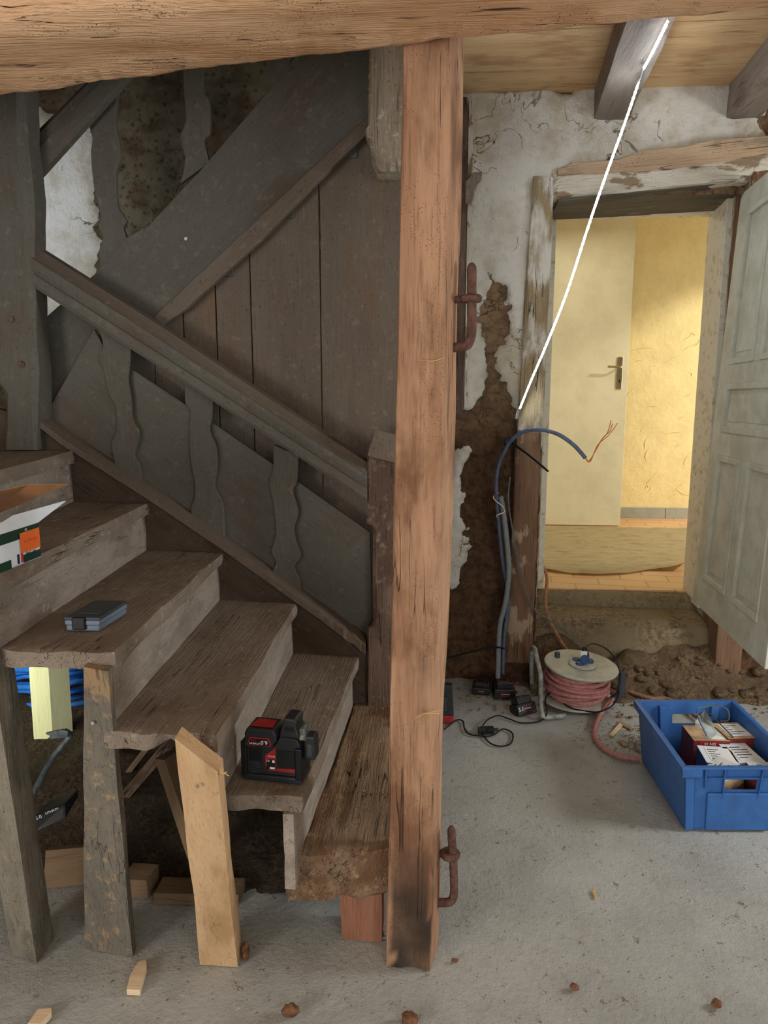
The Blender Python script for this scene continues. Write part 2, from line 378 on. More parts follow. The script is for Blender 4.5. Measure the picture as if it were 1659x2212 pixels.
def frame(origin, xdir, zdir=(0,0,1)):
    x = V(xdir).normalized(); z = V(zdir).normalized(); y = z.cross(x).normalized(); z = x.cross(y)
    m = Matrix((x, y, z)).transposed().to_4x4(); m.translation = V(origin); return m
NZ = lambda p, f=1., s=0.: noise.noise(V(p)*f+V((s, s*1.3, s*.7)))
def inpoly(x, y, P):
    r = False; j = len(P)-1
    for i in range(len(P)):
        if (P[i][1] > y) != (P[j][1] > y) and x < (P[j][0]-P[i][0])*(y-P[i][1])/(P[j][1]-P[i][1])+P[i][0]: r = not r
        j = i
    return r
def proj(p):
    d = V(p)-V((0, 0, HC))
    f = V((-sin(YAW)*cos(PITCH), cos(YAW)*cos(PITCH), sin(PITCH))); r = V((cos(YAW), sin(YAW), 0)); up = V((sin(YAW)*sin(PITCH), -cos(YAW)*sin(PITCH), cos(PITCH)))
    return 829.5+F*d.dot(r)/d.dot(f), 1106-F*d.dot(up)/d.dot(f)
# ------------------------------------------------------------------ setting
# concrete floor (a sheet with gentle unevenness; m = where earth and dust lie)
def grid(x0, x1, nx, y0, y1, ny, fn):
    bm = bmesh.new(); vs = []
    for j in range(ny+1):
        for i in range(nx+1): vs.append(bm.verts.new(fn(x0+(x1-x0)*i/nx, y0+(y1-y0)*j/ny)))
    for j in range(ny):
        for i in range(nx):
            a = j*(nx+1)+i; bm.faces.new([vs[a], vs[a+1], vs[a+nx+2], vs[a+nx+1]])
    return bm
bm = grid(-3.2, 3.2, 130, -2.5, 4.0, 130, lambda x, y: V((x, y, -.004+NZ((x, y, 0), 2.2)*.002)))
mm = []
for v in bm.verts:
    x, y = v.co.x, v.co.y
    d = max(0, min(1, (y-3.12-.35*max(0, .6-x))/.35)) if x > 0 else 0
    if x < -.05: d = max(0, min(1, (y-1.9)/.3))*.9
    d = max(d, .50*max(0, 1-((x-.80)**2+(y-2.86)**2)**.5/.42), .25*max(0, 1-abs(y-1.2)/1.2)*(1 if x > -.2 else .5))
    mm.append(d)
struct('floor', bm, 'floor', grain=(0, 0, 1), mattr={'m': mm}, recalc=False)
# back wall: relief of stone and surviving plaster, with the doorway left open
YW = 3.45
plas_lit = [[(985,205),(1660,150),(1660,330),(1500,340),(1300,352),(1205,362),(1200,560),(1190,1000),(1150,930),(1110,880),(1070,760),(1100,700),(1085,610),(1050,590),(1040,700),(1045,800),(1025,900),(985,895)],
        [(960,1000),(985,990),(1000,1080),(1000,1260),(960,1270)], [(60,240),(200,270),(205,600),(120,700),(60,740)], [(985,965),(1008,960),(1006,1010),(985,1020)]]  # third outline: whitish plaster drawn to the shape of the window light
def wall_pt(x, z):
    px, py = proj((x, YW, z)); jx = NZ((x, 0, z), 9)*26+NZ((x, 0, z), 30)*12; jy = NZ((x, 5, z), 9)*26+NZ((x, 5, z), 30)*12
    m = sum(1 for ox, oy in ((0,0),(7,3),(-7,-3),(3,-7),(-3,7)) if any(inpoly(px+jx+ox, py+jy+oy, P) for P in plas_lit))/5
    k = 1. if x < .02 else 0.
    dv = noise.voronoi(V((x*6.5, .3, z*9)), distance_metric='DISTANCE', exponent=2)[0]
    st = -min(.03, max(0, .03-(dv[1]-dv[0])*.09)) + NZ((x, 2, z), 14)*.008
    dep = (.004+NZ((x, 1, z), 5)*.007+NZ((x, 1, z), 22)*.0025)*m + (st-.016)*(1-m)
    if z < .35: dep += (.35-z)*.12*(1-m)
    return dep, m, k
DX0, DX1, DZ1 = .47, 1.30, 2.22
bm = bmesh.new(); ms = []; ks = []; ws = []
def wall_patch(x0, x1, z0, z1, st=.0165):
    nx = max(1, int((x1-x0)/st)); nz = max(1, int((z1-z0)/st)); rows = []
    for j in range(nz+1):
        r = []
        for i in range(nx+1):
            x = x0+(x1-x0)*i/nx; z = z0+(z1-z0)*j/nz; d, m, k = wall_pt(x, z); r.append(bm.verts.new((x, YW-d, z))); ms.append(m); ks.append(k); ws.append(max(0, min(1, (1.45-z)/.5)))
        rows.append(r)
    for a, b in zip(rows, rows[1:]):
        for i in range(nx): bm.faces.new([a[i], a[i+1], b[i+1], b[i]])
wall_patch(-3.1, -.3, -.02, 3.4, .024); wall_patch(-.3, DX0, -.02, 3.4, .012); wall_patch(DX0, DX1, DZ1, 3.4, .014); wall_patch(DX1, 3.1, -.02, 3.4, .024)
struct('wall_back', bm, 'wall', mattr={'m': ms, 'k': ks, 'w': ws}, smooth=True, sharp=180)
# body of the wall either side of the doorway (gives the reveals their depth)
M['reveal'] = plain('reveal_plaster', (196,188,166), .9, .25, 22, 0, .006, (150,132,100))
struct('wall_back_reveal', box(DX1, DX1+.3, 3.5, 3.86, 0, 2.7, box(.1, .478, 3.52, 3.86, 0, 2.7, box(.478, DX1, 3.5, 3.86, 2.34, 2.7))), 'reveal')
M['room'] = plain('rough_room_wall', (170,160,142), .9, .2, 4, 0, .01)
struct('wall_left', box(-3.2, -3.05, -2.5, 3.5, 0, 3.5), 'room'); struct('wall_right', box(3.05, 3.2, -2.5, 3.5, 0, 3.5), 'room')
# ceiling of boards over the right-hand side, open stairwell over the stairs with a roof above
bm = bmesh.new(); y = -2.4
while y < 3.5:
    wd = .115+.02*random.random(); hexa(b8(-.04, 3.15, y+.001, y+wd-.001, 2.64+random.random()*.003, 2.67), .3, 0, bm=bm) ; y += wd
hexa(b8(-3.15, -.04, -2.4, 1.3, 2.64, 2.67), .5, 0, bm=bm)
struct('ceiling', bm, 'board', grain=(1, 0, 0))
M['dkroof'] = plain('dark_attic_boards', (52,42,34), .9, .3, 6)
struct('ceiling_stairwell', box(-3.2, 0, 1.3, 3.5, 3.4, 3.45), 'dkroof')
struct('wall_stairwell', box(-.06, -.04, 1.6, 3.5, 2.67, 3.4, box(-3.2, 0, 1.28, 1.3, 2.67, 3.4)), 'dkroof')
# corridor beyond the doorway
ZC = .365
bm = box(-.4, 3.0, 3.80, 6.2, ZC-.1, ZC)
struct('floor_corridor', bm, 'tile', grain=(1, 0, 0))
struct('wall_corridor_far', grid(-.4, 3.0, 4, 0, 1, 2, lambda x, y: V((x, 5.98, ZC+y*2.4))), 'yellow')
struct('wall_corridor_left', box(-.4, -.35, 3.86, 6.2, ZC, 2.8), 'yellow'); struct('wall_corridor_right', box(2.95, 3.0, 3.86, 6.2, 2.575, 2.8, box(2.95, 3.0, 3.86, 4.2, ZC, 2.575, box(2.95, 3.0, 4.2, 6.2, ZC, ZC+.1))), 'yellow')
struct('ceiling_corridor', box(-.4, 3.0, 3.86, 6.2, 2.75, 2.8), 'yellow')
bm = bmesh.new(); x = .2
while x < 2.9: box(x, x+.396, 5.965, 5.978, ZC, ZC+.085, bm); x += .4
struct('baseboard_far', bm, 'skirt', bevel=.002)
# relief of trowel marks on the yellow wall
bm = bmesh.new(); random.seed(3)
for q in range(34):
    x, z = random.uniform(1.45, 2.1), random.uniform(ZC+.15, 1.85); a = random.uniform(-.4, 1.3); l = random.uniform(.03, .16)
    pts = [V((x+cos(a)*l*s+.012*sin(s*5+q), 5.979, z+sin(a)*l*s+.01*cos(s*4+q))) for s in (0, .33, .66, 1)]
    tube(pts, lambda s: .0035*sin(pi*min(.98, max(.02, s)))+.0005, 6, 4, bm)
tr = struct('trim_trowel_ridges', bm, 'yellow')
# inner door frame
bm = box(.515, .545, 3.78, 3.86, ZC, 2.26); box(1.275, 1.31, 3.62, 3.86, ZC-.04, 2.26, bm); box(.515, 1.31, 3.78, 3.86, 2.205, 2.25, bm)
struct('trim_1', bm, 'frame', bevel=.004)
# stone step, threshold and rubble footing in front of the doorway
bm = hexa([(.46,3.52,.0),(1.42,3.46,.0),(.46,3.84,.0),(1.42,3.84,.0),(.46,3.555,.272),(1.42,3.52,.27),(.46,3.84,.31),(1.42,3.84,.30)], .022, .012, 7, .03, (1, 0, 0), 3)
struct('trim_2', bm, 'stone', grain=(1, 0, 0), smooth=True, sharp=70)
bm = hexa([(.50,3.74,.27),(1.34,3.70,.27),(.50,3.87,.27),(1.34,3.87,.27),(.50,3.755,.352),(1.34,3.72,.352),(.50,3.87,.36),(1.34,3.87,.36)], .02, .006, 9, .012, (1, 0, 0), 8)
struct('trim_3', bm, 'stone', grain=(1, 0, 0), smooth=True, sharp=60)
def foot(x, y):
    e = (y-3.22)/.33; h = max(0, min(1, e)); z = .215*h*h*(3-2*h)*(.75+.5*NZ((x, y, 0), 5)) + NZ((x, y, 3), 16)*.018*min(1, h*6) + NZ((x, y, 3), 45)*.006*min(1, h*6)
    return V((x, y, max(-.01, z-.006)))
bm = grid(.44, 2.3, 110, 3.2, 3.56, 36, foot); random.seed(21)
for i in range(46):
    x, y = random.uniform(.8, 1.9), random.uniform(3.22, 3.45); p = foot(x, y); rr = random.choice((.012, .016, .022, .034))
    q = bmesh.ops.create_icosphere(bm, subdivisions=2, radius=rr, matrix=Matrix.Translation(p) @ Matrix.Rotation(random.uniform(0, 3), 4, 'Z') @ Matrix.Diagonal((1.5, 1, .6, 1)))
    for v in q['verts']: v.co += noise.noise_vector(v.co*40)*rr*.35
tag(mk('earth_footing', bm, 'earth', smooth=True, sharp=180, recalc=False), 'brown crumbling earth and rubble at the foot of the stone step below the yellow doorway', 'earth', kind='stuff')
# timber lintel, door post and battens on the back wall
bm = hexa([(.47,3.405,2.205),(1.75,3.40,2.30),(.47,3.80,2.205),(1.75,3.80,2.24),(.47,3.425,2.325),(1.75,3.40,2.43),(.47,3.80,2.34),(1.75,3.80,2.43)], .025, .009, 7, .018, (1, 0, 0), 5)
tag(mk('door_lintel', bm, 'cream', grain=(1, 0, 0), smooth=True, sharp=50), 'cracked timber lintel with peeling cream paint above the yellow doorway', 'lintel')
bm = hexa([(.50,3.43,2.188),(1.30,3.43,2.262),(.50,3.79,2.188),(1.30,3.79,2.215),(.50,3.43,2.204),(1.30,3.43,2.278),(.50,3.79,2.204),(1.30,3.79,2.231)], .03, .004, 8, .004, (1,0,0), 6)
M['dksoffit'] = wood('dark_soffit_wood', (88,84,74), (112,106,92), (60,56,48), (140,128,104), (.6,.66), .4, .2, .004, 8)  # darker than the lintel face above it
tag(mk('soffit_board', bm, 'dksoffit', grain=(1,0,0), smooth=True), 'dark board on the underside of the peeling lintel above the yellow doorway', 'soffit')
M['wormy'] = wood('wormy_wood', (186,158,128), (204,178,146), (150,120,92), (150,134,112), (.52,.66), .6, 1, .004, 10)
tag(mk('lintel_timber', plate([PY(*q, 3.405) for q in ((1205,366),(1240,352),(1330,345),(1400,322),(1480,316),(1540,300),(1620,296),(1700,290),(1800,270),(1800,330),(1659,338),(1430,368),(1205,378))], (0,.08,0), ragged=.004, seg=.012), 'wormy', grain=(1,0,.1), bevel=.003), 'wormholed tan timber strip just above the peeling cream lintel', 'timber')
a, b_, c_, d_ = PY(1090,1432,3.40), PY(1150,1432,3.40), PY(1152,380,3.40), PY(1201,380,3.40)
bk = V((0, .16, 0)); mid1, mid2 = PY(1118,930,3.40), PY(1172,930,3.40)
root = thing('door_post', 'old timber post left of the yellow doorway, flaking white above, bare brown below', 'post', (a.x, 3.45, 0))
mk('post_base', hexa([a, b_, a+bk, b_+bk, mid1, mid2, mid1+bk, mid2+bk], .022, .006, 8, .012, (0, 0, 1), 2), 'jamb', root, smooth=True, sharp=50)
M['flake'] = wood('flaking_white', (222,218,204), (232,230,220), (196,186,160), (162,142,108), (.44,.58), .8, .8, .008, 8)
mk('painted_upper_length', hexa([mid1, mid2, mid1+bk, mid2+bk, c_, d_, c_+bk, d_+bk], .022, .007, 8, .012, (0, 0, 1), 2), 'flake', root, smooth=True, sharp=50)
p0, p1, p2, p3 = PY(1003,880,3.38), PY(1012,880,3.38), PY(1013,215,3.38), PY(1024,215,3.38)
tag(mk('wall_batten', hexa([p0, p1, p0+V((0,.06,0)), p1+V((0,.06,0)), p2, p3, p2+V((0,.06,0)), p3+V((0,.06,0))], .03, .002, 8, .004, (0,0,1), 1), 'cream', smooth=True), 'thin cream painted batten on the plaster wall beside the brown post', 'batten')
p0 = PY(985,1000,3.30); bm = hexa([PY(985,895,3.34), PY(1001,895,3.34), PY(985,895,3.40), PY(1001,895,3.40), PY(992,210,3.34), PY(1010,210,3.34), PY(992,210,3.40), PY(1010,210,3.40)], .03, .006, 14, .01, (0,0,1), 4)
tag(mk('wall_batten', bm, 'newel', smooth=True), 'dark gnawed batten with rough edge just right of the tall brown post', 'batten')
bm = plate([PY(*q, 3.36) for q in ((1004,395),(1022,372),(1041,372),(1040,385),(1030,395),(1022,430),(1004,440))], (0, .05, 0), ragged=.003, seg=.01)
tag(mk('wooden_peg', bm, 'pend', bevel=.002), 'chipped wooden bracket nailed to the plaster wall high beside the brown post', 'bracket')
# ------------------------------------------------------------------ ceiling timbers
def beamc():
    bl = lambda x: 1.562-(.20 if x < 0 else .12)*x      # rear arris: further off towards the left, as hewn
    bm = bmesh.new(); n = 420; rows = []
    # rounded hewn section (y offset from rear arris, z)
    sec = [(.05,2.52),(.03,2.35),(.022,2.20),(.012,2.11),(0,2.062),(-.03,2.052),(-.08,2.056),(-.13,2.055),(-.18,2.058),(-.22,2.062),(-.26,2.075),(-.29,2.10),(-.30,2.2),(-.31,2.35),(-.31,2.64),(.05,2.64)]
    for i in range(n+1):
        x = -2.9+5.6*i/n; r = []
        for k, (dy, z) in enumerate(sec):
            p = V((x, bl(x)+dy, z)); q = V((x*1.6, dy*6, z*6))
            o = NZ(q, 1.4, 2)*.010+NZ(q, 5, 4)*.004+NZ((x*9, k*1.7, 0), 1, 6)*.003
            if k in (3, 4, 5): o += NZ((x*14, k*.6, 0), 1, 9)*.009+NZ((x*45, k*.4, 0), 1, 3)*.006
            p.z += o*.8; p.y += o; r.append(bm.verts.new(p))
        rows.append(r)
    m = len(sec)
    for a, b in zip(rows, rows[1:]):
        for k in range(m): bm.faces.new([a[k], a[(k+1) % m], b[(k+1) % m], b[k]])
    bm.faces.new(rows[0]); bm.faces.new(rows[-1][::-1]); return bm
tag(mk('ceiling_beam', beamc(), 'beam', grain=(1, .0, 0), smooth=True, sharp=60), 'massive rough hewn light brown oak beam crossing the top of the view', 'beam')
def joist(x0, x1, xn0, xn1, z, label):
    bm = hexa([(xn0, 1.62, z), (xn1, 1.62, z), (x0, 3.56, z), (x1, 3.56, z), (xn0, 1.62, 2.645), (xn1, 1.62, 2.645), (x0, 3.56, 2.645), (x1, 3.56, 2.645)], .03, .006, 5, .008, (0, 1, 0), x0)
    tag(mk('ceiling_joist', bm, 'joist', grain=(0, 1, 0), smooth=True, sharp=50), label, 'joist')
q0, q1 = PZ(1347, 60, 2.52), PZ(1282, 262, 2.52)
sl = (q1.x-q0.x)/(q1.y-q0.y); at = lambda Y: q0.x+sl*(Y-q0.y)
joist(at(3.56), at(3.56)+.15, at(1.62), at(1.62)+.15, 2.52, 'grey ceiling joist behind the lit white led tape')
q0, q1 = PZ(1659, 180, 2.5), PZ(1600, 243, 2.5); sl = .06
joist(q1.x-.01, q1.x+.13, q1.x-.13, q1.x+.03, 2.51, 'dark ceiling joist at the top right corner above the open door')
# ------------------------------------------------------------------ lower flight
ZS = [0, .28, .46, .65, .828, 1.0, 1.18]
YS = 2.50
Fp = {1: None, 2: (777,1420), 3: (645,1303), 4: (485,1195), 5: (325,1090), 6: (165,975)}
FX = {k: PY(*v, YS).x for k, v in Fp.items() if v}; FX[1] = -.07
Np = {1: None, 2: PZ(655,1725,ZS[2]), 3: PZ(472,1592,ZS[3]), 4: PZ(241,1413,ZS[4]), 5: PZ(0,1240,ZS[5])}
N5 = Np[5]; F5 = V((FX[5], YS, ZS[5])); k5 = (1.44-F5.y)/(N5.y-F5.y); Np[5] = F5.lerp(N5, k5)
Np[6] = V((FX[6]+.16, 1.45, ZS[6])); Np[1] = V((-.03, 1.63, ZS[1]))
stair = thing('lower_staircase', 'worn dusty wooden staircase rising to the left behind the brown post, with flat cut balusters', 'staircase', (-.6, 2.0, 0))
def edge_at(i, y, z):   # x of nosing i at depth y
    a, b = Np[i], V((FX[i], YS, ZS[i])); return a.x+(b.x-a.x)*(y-a.y)/(b.y-a.y)
TH = .042
for i in range(2, 7):
    nr = V((Np[i].x, Np[i].y, ZS[i])); fr = V((FX[i], YS, ZS[i]))
    if i < 6: nl = V((edge_at(i+1, nr.y, 0)-.03, nr.y, ZS[i])); fl = V((FX[i+1]-.03, YS, ZS[i]))
    else: nl = V((-2.3, nr.y, ZS[i])); fl = V((-2.3, YS, ZS[i]))
    if i == 3: nl.y += .0; nl.x = PZ(250,1600,ZS[3]).x-.05
    dz = V((0, 0, -TH))
    bm = hexa([nl+dz, nr+dz, fl+dz, fr+dz, nl, nr, fl, fr], .018, .0035, 6, .008, (0, 1, 0), i*3.3)
    if i in (2, 3, 4):  # broken near end
        for v in bm.verts:
            e = v.co.y-(nl.y+(nr.y-nl.y)*(v.co.x-nl.x)/max(.01, nr.x-nl.x))
            if e < .03: v.co.y += (1-e/.03)*(.010+.016*NZ((v.co.x*18, i, 0)))
            if i == 3 and e < .12 and v.co.z < ZS[3]-.02:
                h = max(0, 1-abs(v.co.x-PZ(350,1600,ZS[3]).x)/.04); v.co.z += .022*h*(1-e/.12); v.co.y += .02*h
    mk('tread', bm, 'tread', stair, grain=(0, 1, 0), smooth=True, sharp=55)
# thick rotten bottom step
n1, n0 = PZ(655,1880,ZS[1]), Np[1]
bm = hexa([(n1.x-.06,n1.y+.035,.165),(-.02,1.66,.150),(FX[2]-.02,YS,.17),(-.06,YS,.17),(n1.x-.03,n1.y+.055,ZS[1]),(-.02,1.675,ZS[1]),(FX[2]-.02,YS,ZS[1]),(-.06,YS,ZS[1])], .014, .007, 10, .014, (0, 1, 0), 21)
for v in bm.verts:   # gouges along the grain and a gnawed underside
    if v.co.z > .25: v.co.z -= .014*max(0, NZ((v.co.x*26, v.co.y*2.2, 1)))+.012*max(0, NZ((v.co.x*7, v.co.y*9, 4)))
    if v.co.z < .20 and v.co.y < 1.75: v.co.z += .03*max(0, NZ((v.co.x*16, 3, 1)))
mk('bottom_step', bm, 'step', stair, grain=(0, 1, 0), smooth=True, sharp=60)
for i in range(2, 7):
    z1 = ZS[i]-TH; z0 = ZS[i-1]-(.06 if i == 2 else .002); ins = .024
    nr = V((Np[i].x-ins, Np[i].y+(.004 if i in (2, 6) else .05 if i == 4 else .03), 0)); fr = V((FX[i]-ins, YS, 0)); tk = V((-.026, 0, 0))
    zb = z0
    A = [nr+tk, nr, fr+tk, fr]
    bm = hexa([V((p.x, p.y, zb)) for p in A]+[V((p.x, p.y, z1)) for p in A], .025, .002, 5, .003, (0, 1, 0), i*5.1)
    mk('riser', bm, 'riser', stair, grain=(0, 1, 0), smooth=True, sharp=50)
def P2(lst, y): return [PY(a, b, y) for a, b in lst]
# closed string board on the far side
top = P2([(80,905),(135,950),(311,1061),(484,1178),(643,1292),(793,1406)], YS)
bot = [top[-1]+V((0,0,-.16)), V((top[-1].x, YS, .26)), V((top[-1].x-.12, YS, .26)), V((top[-2].x-.1, YS, top[-2].z-.42)), V((top[0].x, YS, top[0].z-.36)), V((top[0].x-.5, YS, top[0].z-.0)), V((top[0].x-.5, YS, top[0].z+.12))]
g = (top[-1]-top[0])
mk('string_board', plate(top+bot, (0, .04, 0)), 'dstr', stair, grain=g)
up = V((0, 0, 1)); cp = P2([(80,905),(135,948),(311,1059),(484,1176),(643,1290),(722,1345),(790,1392)], YS-.035)
bm = bmesh.new(); rows = []
Q = []
for a, b in zip(cp, cp[1:]):
    for s in range(10): Q.append(a.lerp(b, s/10))
Q.append(cp[-1])
for i, q in enumerate(Q):
    wr = max(0, (i-44)/16); o = noise.noise_vector(q*60)*(.001+.008*min(1, wr))
    rows.append([bm.verts.new(q+o+V(d)) for d in ((0,0,-.024-.012*wr), (0,.0,.0), (0,.085,.006), (0,.085,-.024))])
for a, b in zip(rows, rows[1:]):
    for k in range(4): bm.faces.new([a[k], a[(k+1)%4], b[(k+1)%4], b[k]])
bm.faces.new(rows[0]); bm.faces.new(rows[-1][::-1])
mk('string_capping', bm, 'plank', stair, grain=g)
# infill board behind the balusters
mk('infill_board', plate(P2([(92,905),(203,710),(225,752),(285,797),(455,910),(637,1036),(800,1150),(805,1405),(643,1300),(484,1186),(311,1068),(135,955)], 2.552), (0, .018, 0)), 'dark', stair, grain=g, bevel=.004)
def scallop(L, Rr, y, th, name, mat, par, rg=0.0):
    l = spline(P2(L, y), 5); r = spline(P2(Rr, y), 5)
    return mk(name, plate(l+r[::-1], (0, th, 0)), mat, par, bevel=.003)
BL = [([(205,690),(222,745),(212,775),(224,800),(234,850),(250,880),(251,930),(240,960),(250,1010)], [(283,740),(281,790),(278,820),(284,860),(287,905),(300,930),(298,955),(290,985),(302,1010),(304,1062)]),
      ([(399,825),(400,870),(411,888),(408,930),(412,1000),(420,1040),(420,1075),(412,1100),(418,1140)], [(460,860),(459,900),(454,930),(468,965),(470,1010),(464,1050),(480,1085),(484,1130),(484,1180)]),
      ([(590,960),(590,1010),(582,1045),(590,1090),(596,1150),(586,1190),(596,1215),(588,1235),(592,1262)], [(645,985),(642,1040),(634,1060),(645,1105),(636,1140),(640,1170),(650,1200),(636,1225),(648,1255),(650,1300)])]
for L, Rr in BL: scallop(L, Rr, 2.525, .022, 'baluster', 'dark', stair)
# handrail: moulded cap above a flat band
def rail(topL, botL, y0, th, name, mat, par, prof):
    bm = bmesh.new(); rows = []
    for (a, b) in zip(topL, botL):
        t_, b_ = PY(*a, y0), PY(*b, y0); rows.append([bm.verts.new(b_.lerp(t_, s)+V((0, dy, 0))) for s, dy in prof])
    m = len(prof)
    for a, b in zip(rows, rows[1:]):
        for k in range(m): bm.faces.new([a[k], a[(k+1) % m], b[(k+1) % m], b[k]])
    bm.faces.new(rows[0]); bm.faces.new(rows[-1][::-1])
    d = PY(*topL[-1], y0)-PY(*topL[0], y0)
    return mk(name, bm, mat, par, grain=d, smooth=True, sharp=28)
rail([(49,520),(340,704),(540,838),(793,1003)], [(57,612),(207,708),(430,848),(793,1086)], 2.46, .1, 'handrail', 'dark', stair,
     [(0,.03),(0,.008),(.10,.0),(.34,.0),(.37,.006),(.45,.0),(.60,-.006),(.72,-.004),(.74,.05),(.5,.07),(.3,.06)])
rail([(49,520),(340,704),(540,838),(793,1003)], [(57,612),(207,708),(430,848),(793,1086)], 2.46, .1, 'handrail_cap', 'plank', stair,
     [(.725,-.004),(.78,.008),(1,.038),(1.02,.10),(.74,.10),(.74,.03)])
# lower newel standing on the bottom step
def newel(y0, dep, secs, par, name, mat, seed=0.):
    """secs: (py, pxl, pxr, chamfer) from top to bottom"""
    bm = bmesh.new(); rows = []
    for (py, l, r, c) in secs:
        a, b = PY(l, py, y0), PY(r, py, y0)
        pts = [V((a.x, y0+c, a.z)), V((a.x+c, y0, a.z)), V((b.x-c, y0, a.z)), V((b.x, y0+c, a.z)), V((b.x, y0+dep-c, a.z)), V((b.x-c, y0+dep, a.z)), V((a.x+c, y0+dep, a.z)), V((a.x, y0+dep-c, a.z))]
        rows.append(pts)
    fine = []
    for A, B in zip(rows, rows[1:]):
        k = max(1, int(abs(A[0].z-B[0].z)/.02))
        for s in range(k): fine.append([p.lerp(q, s/k) for p, q in zip(A, B)])
    fine.append(rows[-1]); vr = []
    for F_ in fine: vr.append([bm.verts.new(p+noise.noise_vector(V((p.x, p.y, p.z*.4))*30+V((seed, 0, 0)))*.0022) for p in F_])
    for a, b in zip(vr, vr[1:]):
        for k in range(8): bm.faces.new([a[k], a[(k+1) % 8], b[(k+1) % 8], b[k]])
    bm.faces.new(vr[0]); bm.faces.new(vr[-1][::-1]); return mk(name, bm, mat, par, smooth=True, sharp=30)
nw = newel(2.47, .11, [(985,793,880,.004),(1118,795,880,.004),(1122,792,882,.006),(1132,792,882,.006),(1136,803,875,.010),(1145,805,873,.012),(1340,806,873,.012),(1352,804,875,.01),(1358,795,880,.006),(1368,793,882,.006),(1530,794,880,.004)], stair, 'newel_post', 'newel', 1)
mk('newel_cap', hexa([PY(793,985,2.44), PY(858,1005,2.44), PY(793,985,2.56), PY(858,1005,2.56), PY(808,925,2.44), PY(862,942,2.44), PY(808,925,2.56), PY(862,942,2.56)], .02, .004, 12, .006, (1,0,0), 5), 'plank', stair, smooth=True, sharp=40)
newel(2.44, .12, [(120,-40,46,.02),(210,-40,48,.02),(300,-40,52,.025),(420,-38,66,.025),(560,-36,67,.025),(700,-34,70,.025),(800,-30,78,.02),(850,8,78,.015),(905,10,77,.012),(972,9,78,.008)], stair, 'landing_newel', 'dark', 2)
for q in ((24,690),(46,787),(40,1045-40)):
    if q[1] < 960: mk('wooden_peg', lathe(PY(q[0], q[1], 2.437), [(.011,0),(.010,.004)], 14, mt=Matrix.Rotation(pi/2, 4, 'X')), 'newel', stair)
# ------------------------------------------------------------------ upper flight
upst = thing('upper_staircase', 'dark grey upper flight rising to the right with wide string board, rail and flat balusters', 'staircase', (-.8, 2.7, 1.2))
YU = 2.605
T1 = [(60,722),(83,700),(205,592),(275,513),(322,487),(430,372),(585,192),(690,102),(800,10)]
T2 = [(850,205),(800,250),(330,690),(95,905),(40,950)]
mk('string_board', plate(P2(T1, YU)+P2(T2, YU), (0, .03, 0)), 'dark', upst, grain=(1, 0, 1))
mk('screw', lathe(PY(402,516,YU-.002), [(.006,0),(.006,.003)], 12, mt=Matrix.Rotation(pi/2, 4, 'X')), 'steel', upst)
bm = plate(P2([(800,244),(330,685),(345,706),(400,668),(560,522),(700,378),(790,292),(805,270)], YU-.022), (0, .03, 0), ragged=.0015, seg=.03)
mk('string_moulding', bm, 'plank', upst, grain=(1, 0, 1), bevel=.004)
UB = [([(185,240),(193,275),(199,300),(196,332),(201,394),(208,430),(217,466),(212,490),(222,513),(214,540),(216,585)], [(262,150),(254,200),(249,259),(256,300),(260,340),(250,370),(253,440),(262,460),(272,477),(266,492),(277,520)]),
      ([(394,120),(397,200),(401,259),(389,295),(397,330),(399,352),(389,396)], [(437,110),(439,190),(452,222),(453,285),(441,300),(444,320),(453,350)]),
      ([(588,80),(583,125),(573,152),(586,178),(583,204)], [(640,80),(637,112),(626,135),(636,152)])]
for L, Rr in UB: scallop(L, Rr, YU+.004, .022, 'baluster', 'dark', upst)
rail([(48,298),(155,192),(330,18)], [(58,408),(254,190),(420,5)], 2.55, .08, 'handrail', 'dark', upst, [(0,.03),(0,.004),(.12,0),(.5,0),(.55,.012),(.8,.008),(1,.03),(1,.08),(.5,.09)])
newel(2.50, .11, [(20,800,885,.006),(96,797,885,.006),(270,795,885,.006),(276,789,888,.006),(296,789,888,.006),(302,797,885,.01),(340,802,882,.012),(362,806,880,.014),(370,812,876,.02)], upst, 'newel_pendant', 'pend', 3)
# upper treads behind the string board (seen only as darkness behind the balusters)
for i in range(5):
    x = -1.2+i*.22; z = 1.62+i*.19
    if i: mk('tread', box(x, x+.25, 2.64, 3.36, z-.03, z), 'dark', upst)
# plank partition below the upper flight
part = thing('plank_partition', 'wall of wide grey brown vertical planks under the upper stair flight', 'partition', (-.5, 2.66, 0))
def l2z(x): # height of the string's lower edge at x
    a, b = PY(95,905,2.65), PY(800,250,2.65); return a.z+(b.z-a.z)*(x-a.x)/(b.x-a.x)+.06
cuts = [250, 330, 396, 467, 543, 693, 872]; pys = [800, 760, 700, 620, 600, 560, 600]
for a, b in zip(cuts, cuts[1:]):
    xa, xb = PY(a, 700, 2.65).x+.0015, PY(b, 700, 2.65).x-.0015; dy = random.uniform(-.003, .003)
    bm = hexa([(xa,2.65+dy,.30),(xb,2.65+dy,.30),(xa,2.672,.30),(xb,2.672,.30),(xa,2.65+dy,l2z(xa)),(xb,2.65+dy,l2z(xb)),(xa,2.672,l2z(xa)),(xb,2.672,l2z(xb))], .06, .0012, 4, .0015, (0,0,1), a)
    mk('plank', bm, 'plank', part, grain=(0, 0, 1))
mk('sill_board', hexa(b8(PY(330,700,2.65).x, -.12, 2.64, 2.68, 0, .30), .05, .003, 5, .004, (1,0,0), 3), 'newel', part, grain=(1,0,0))
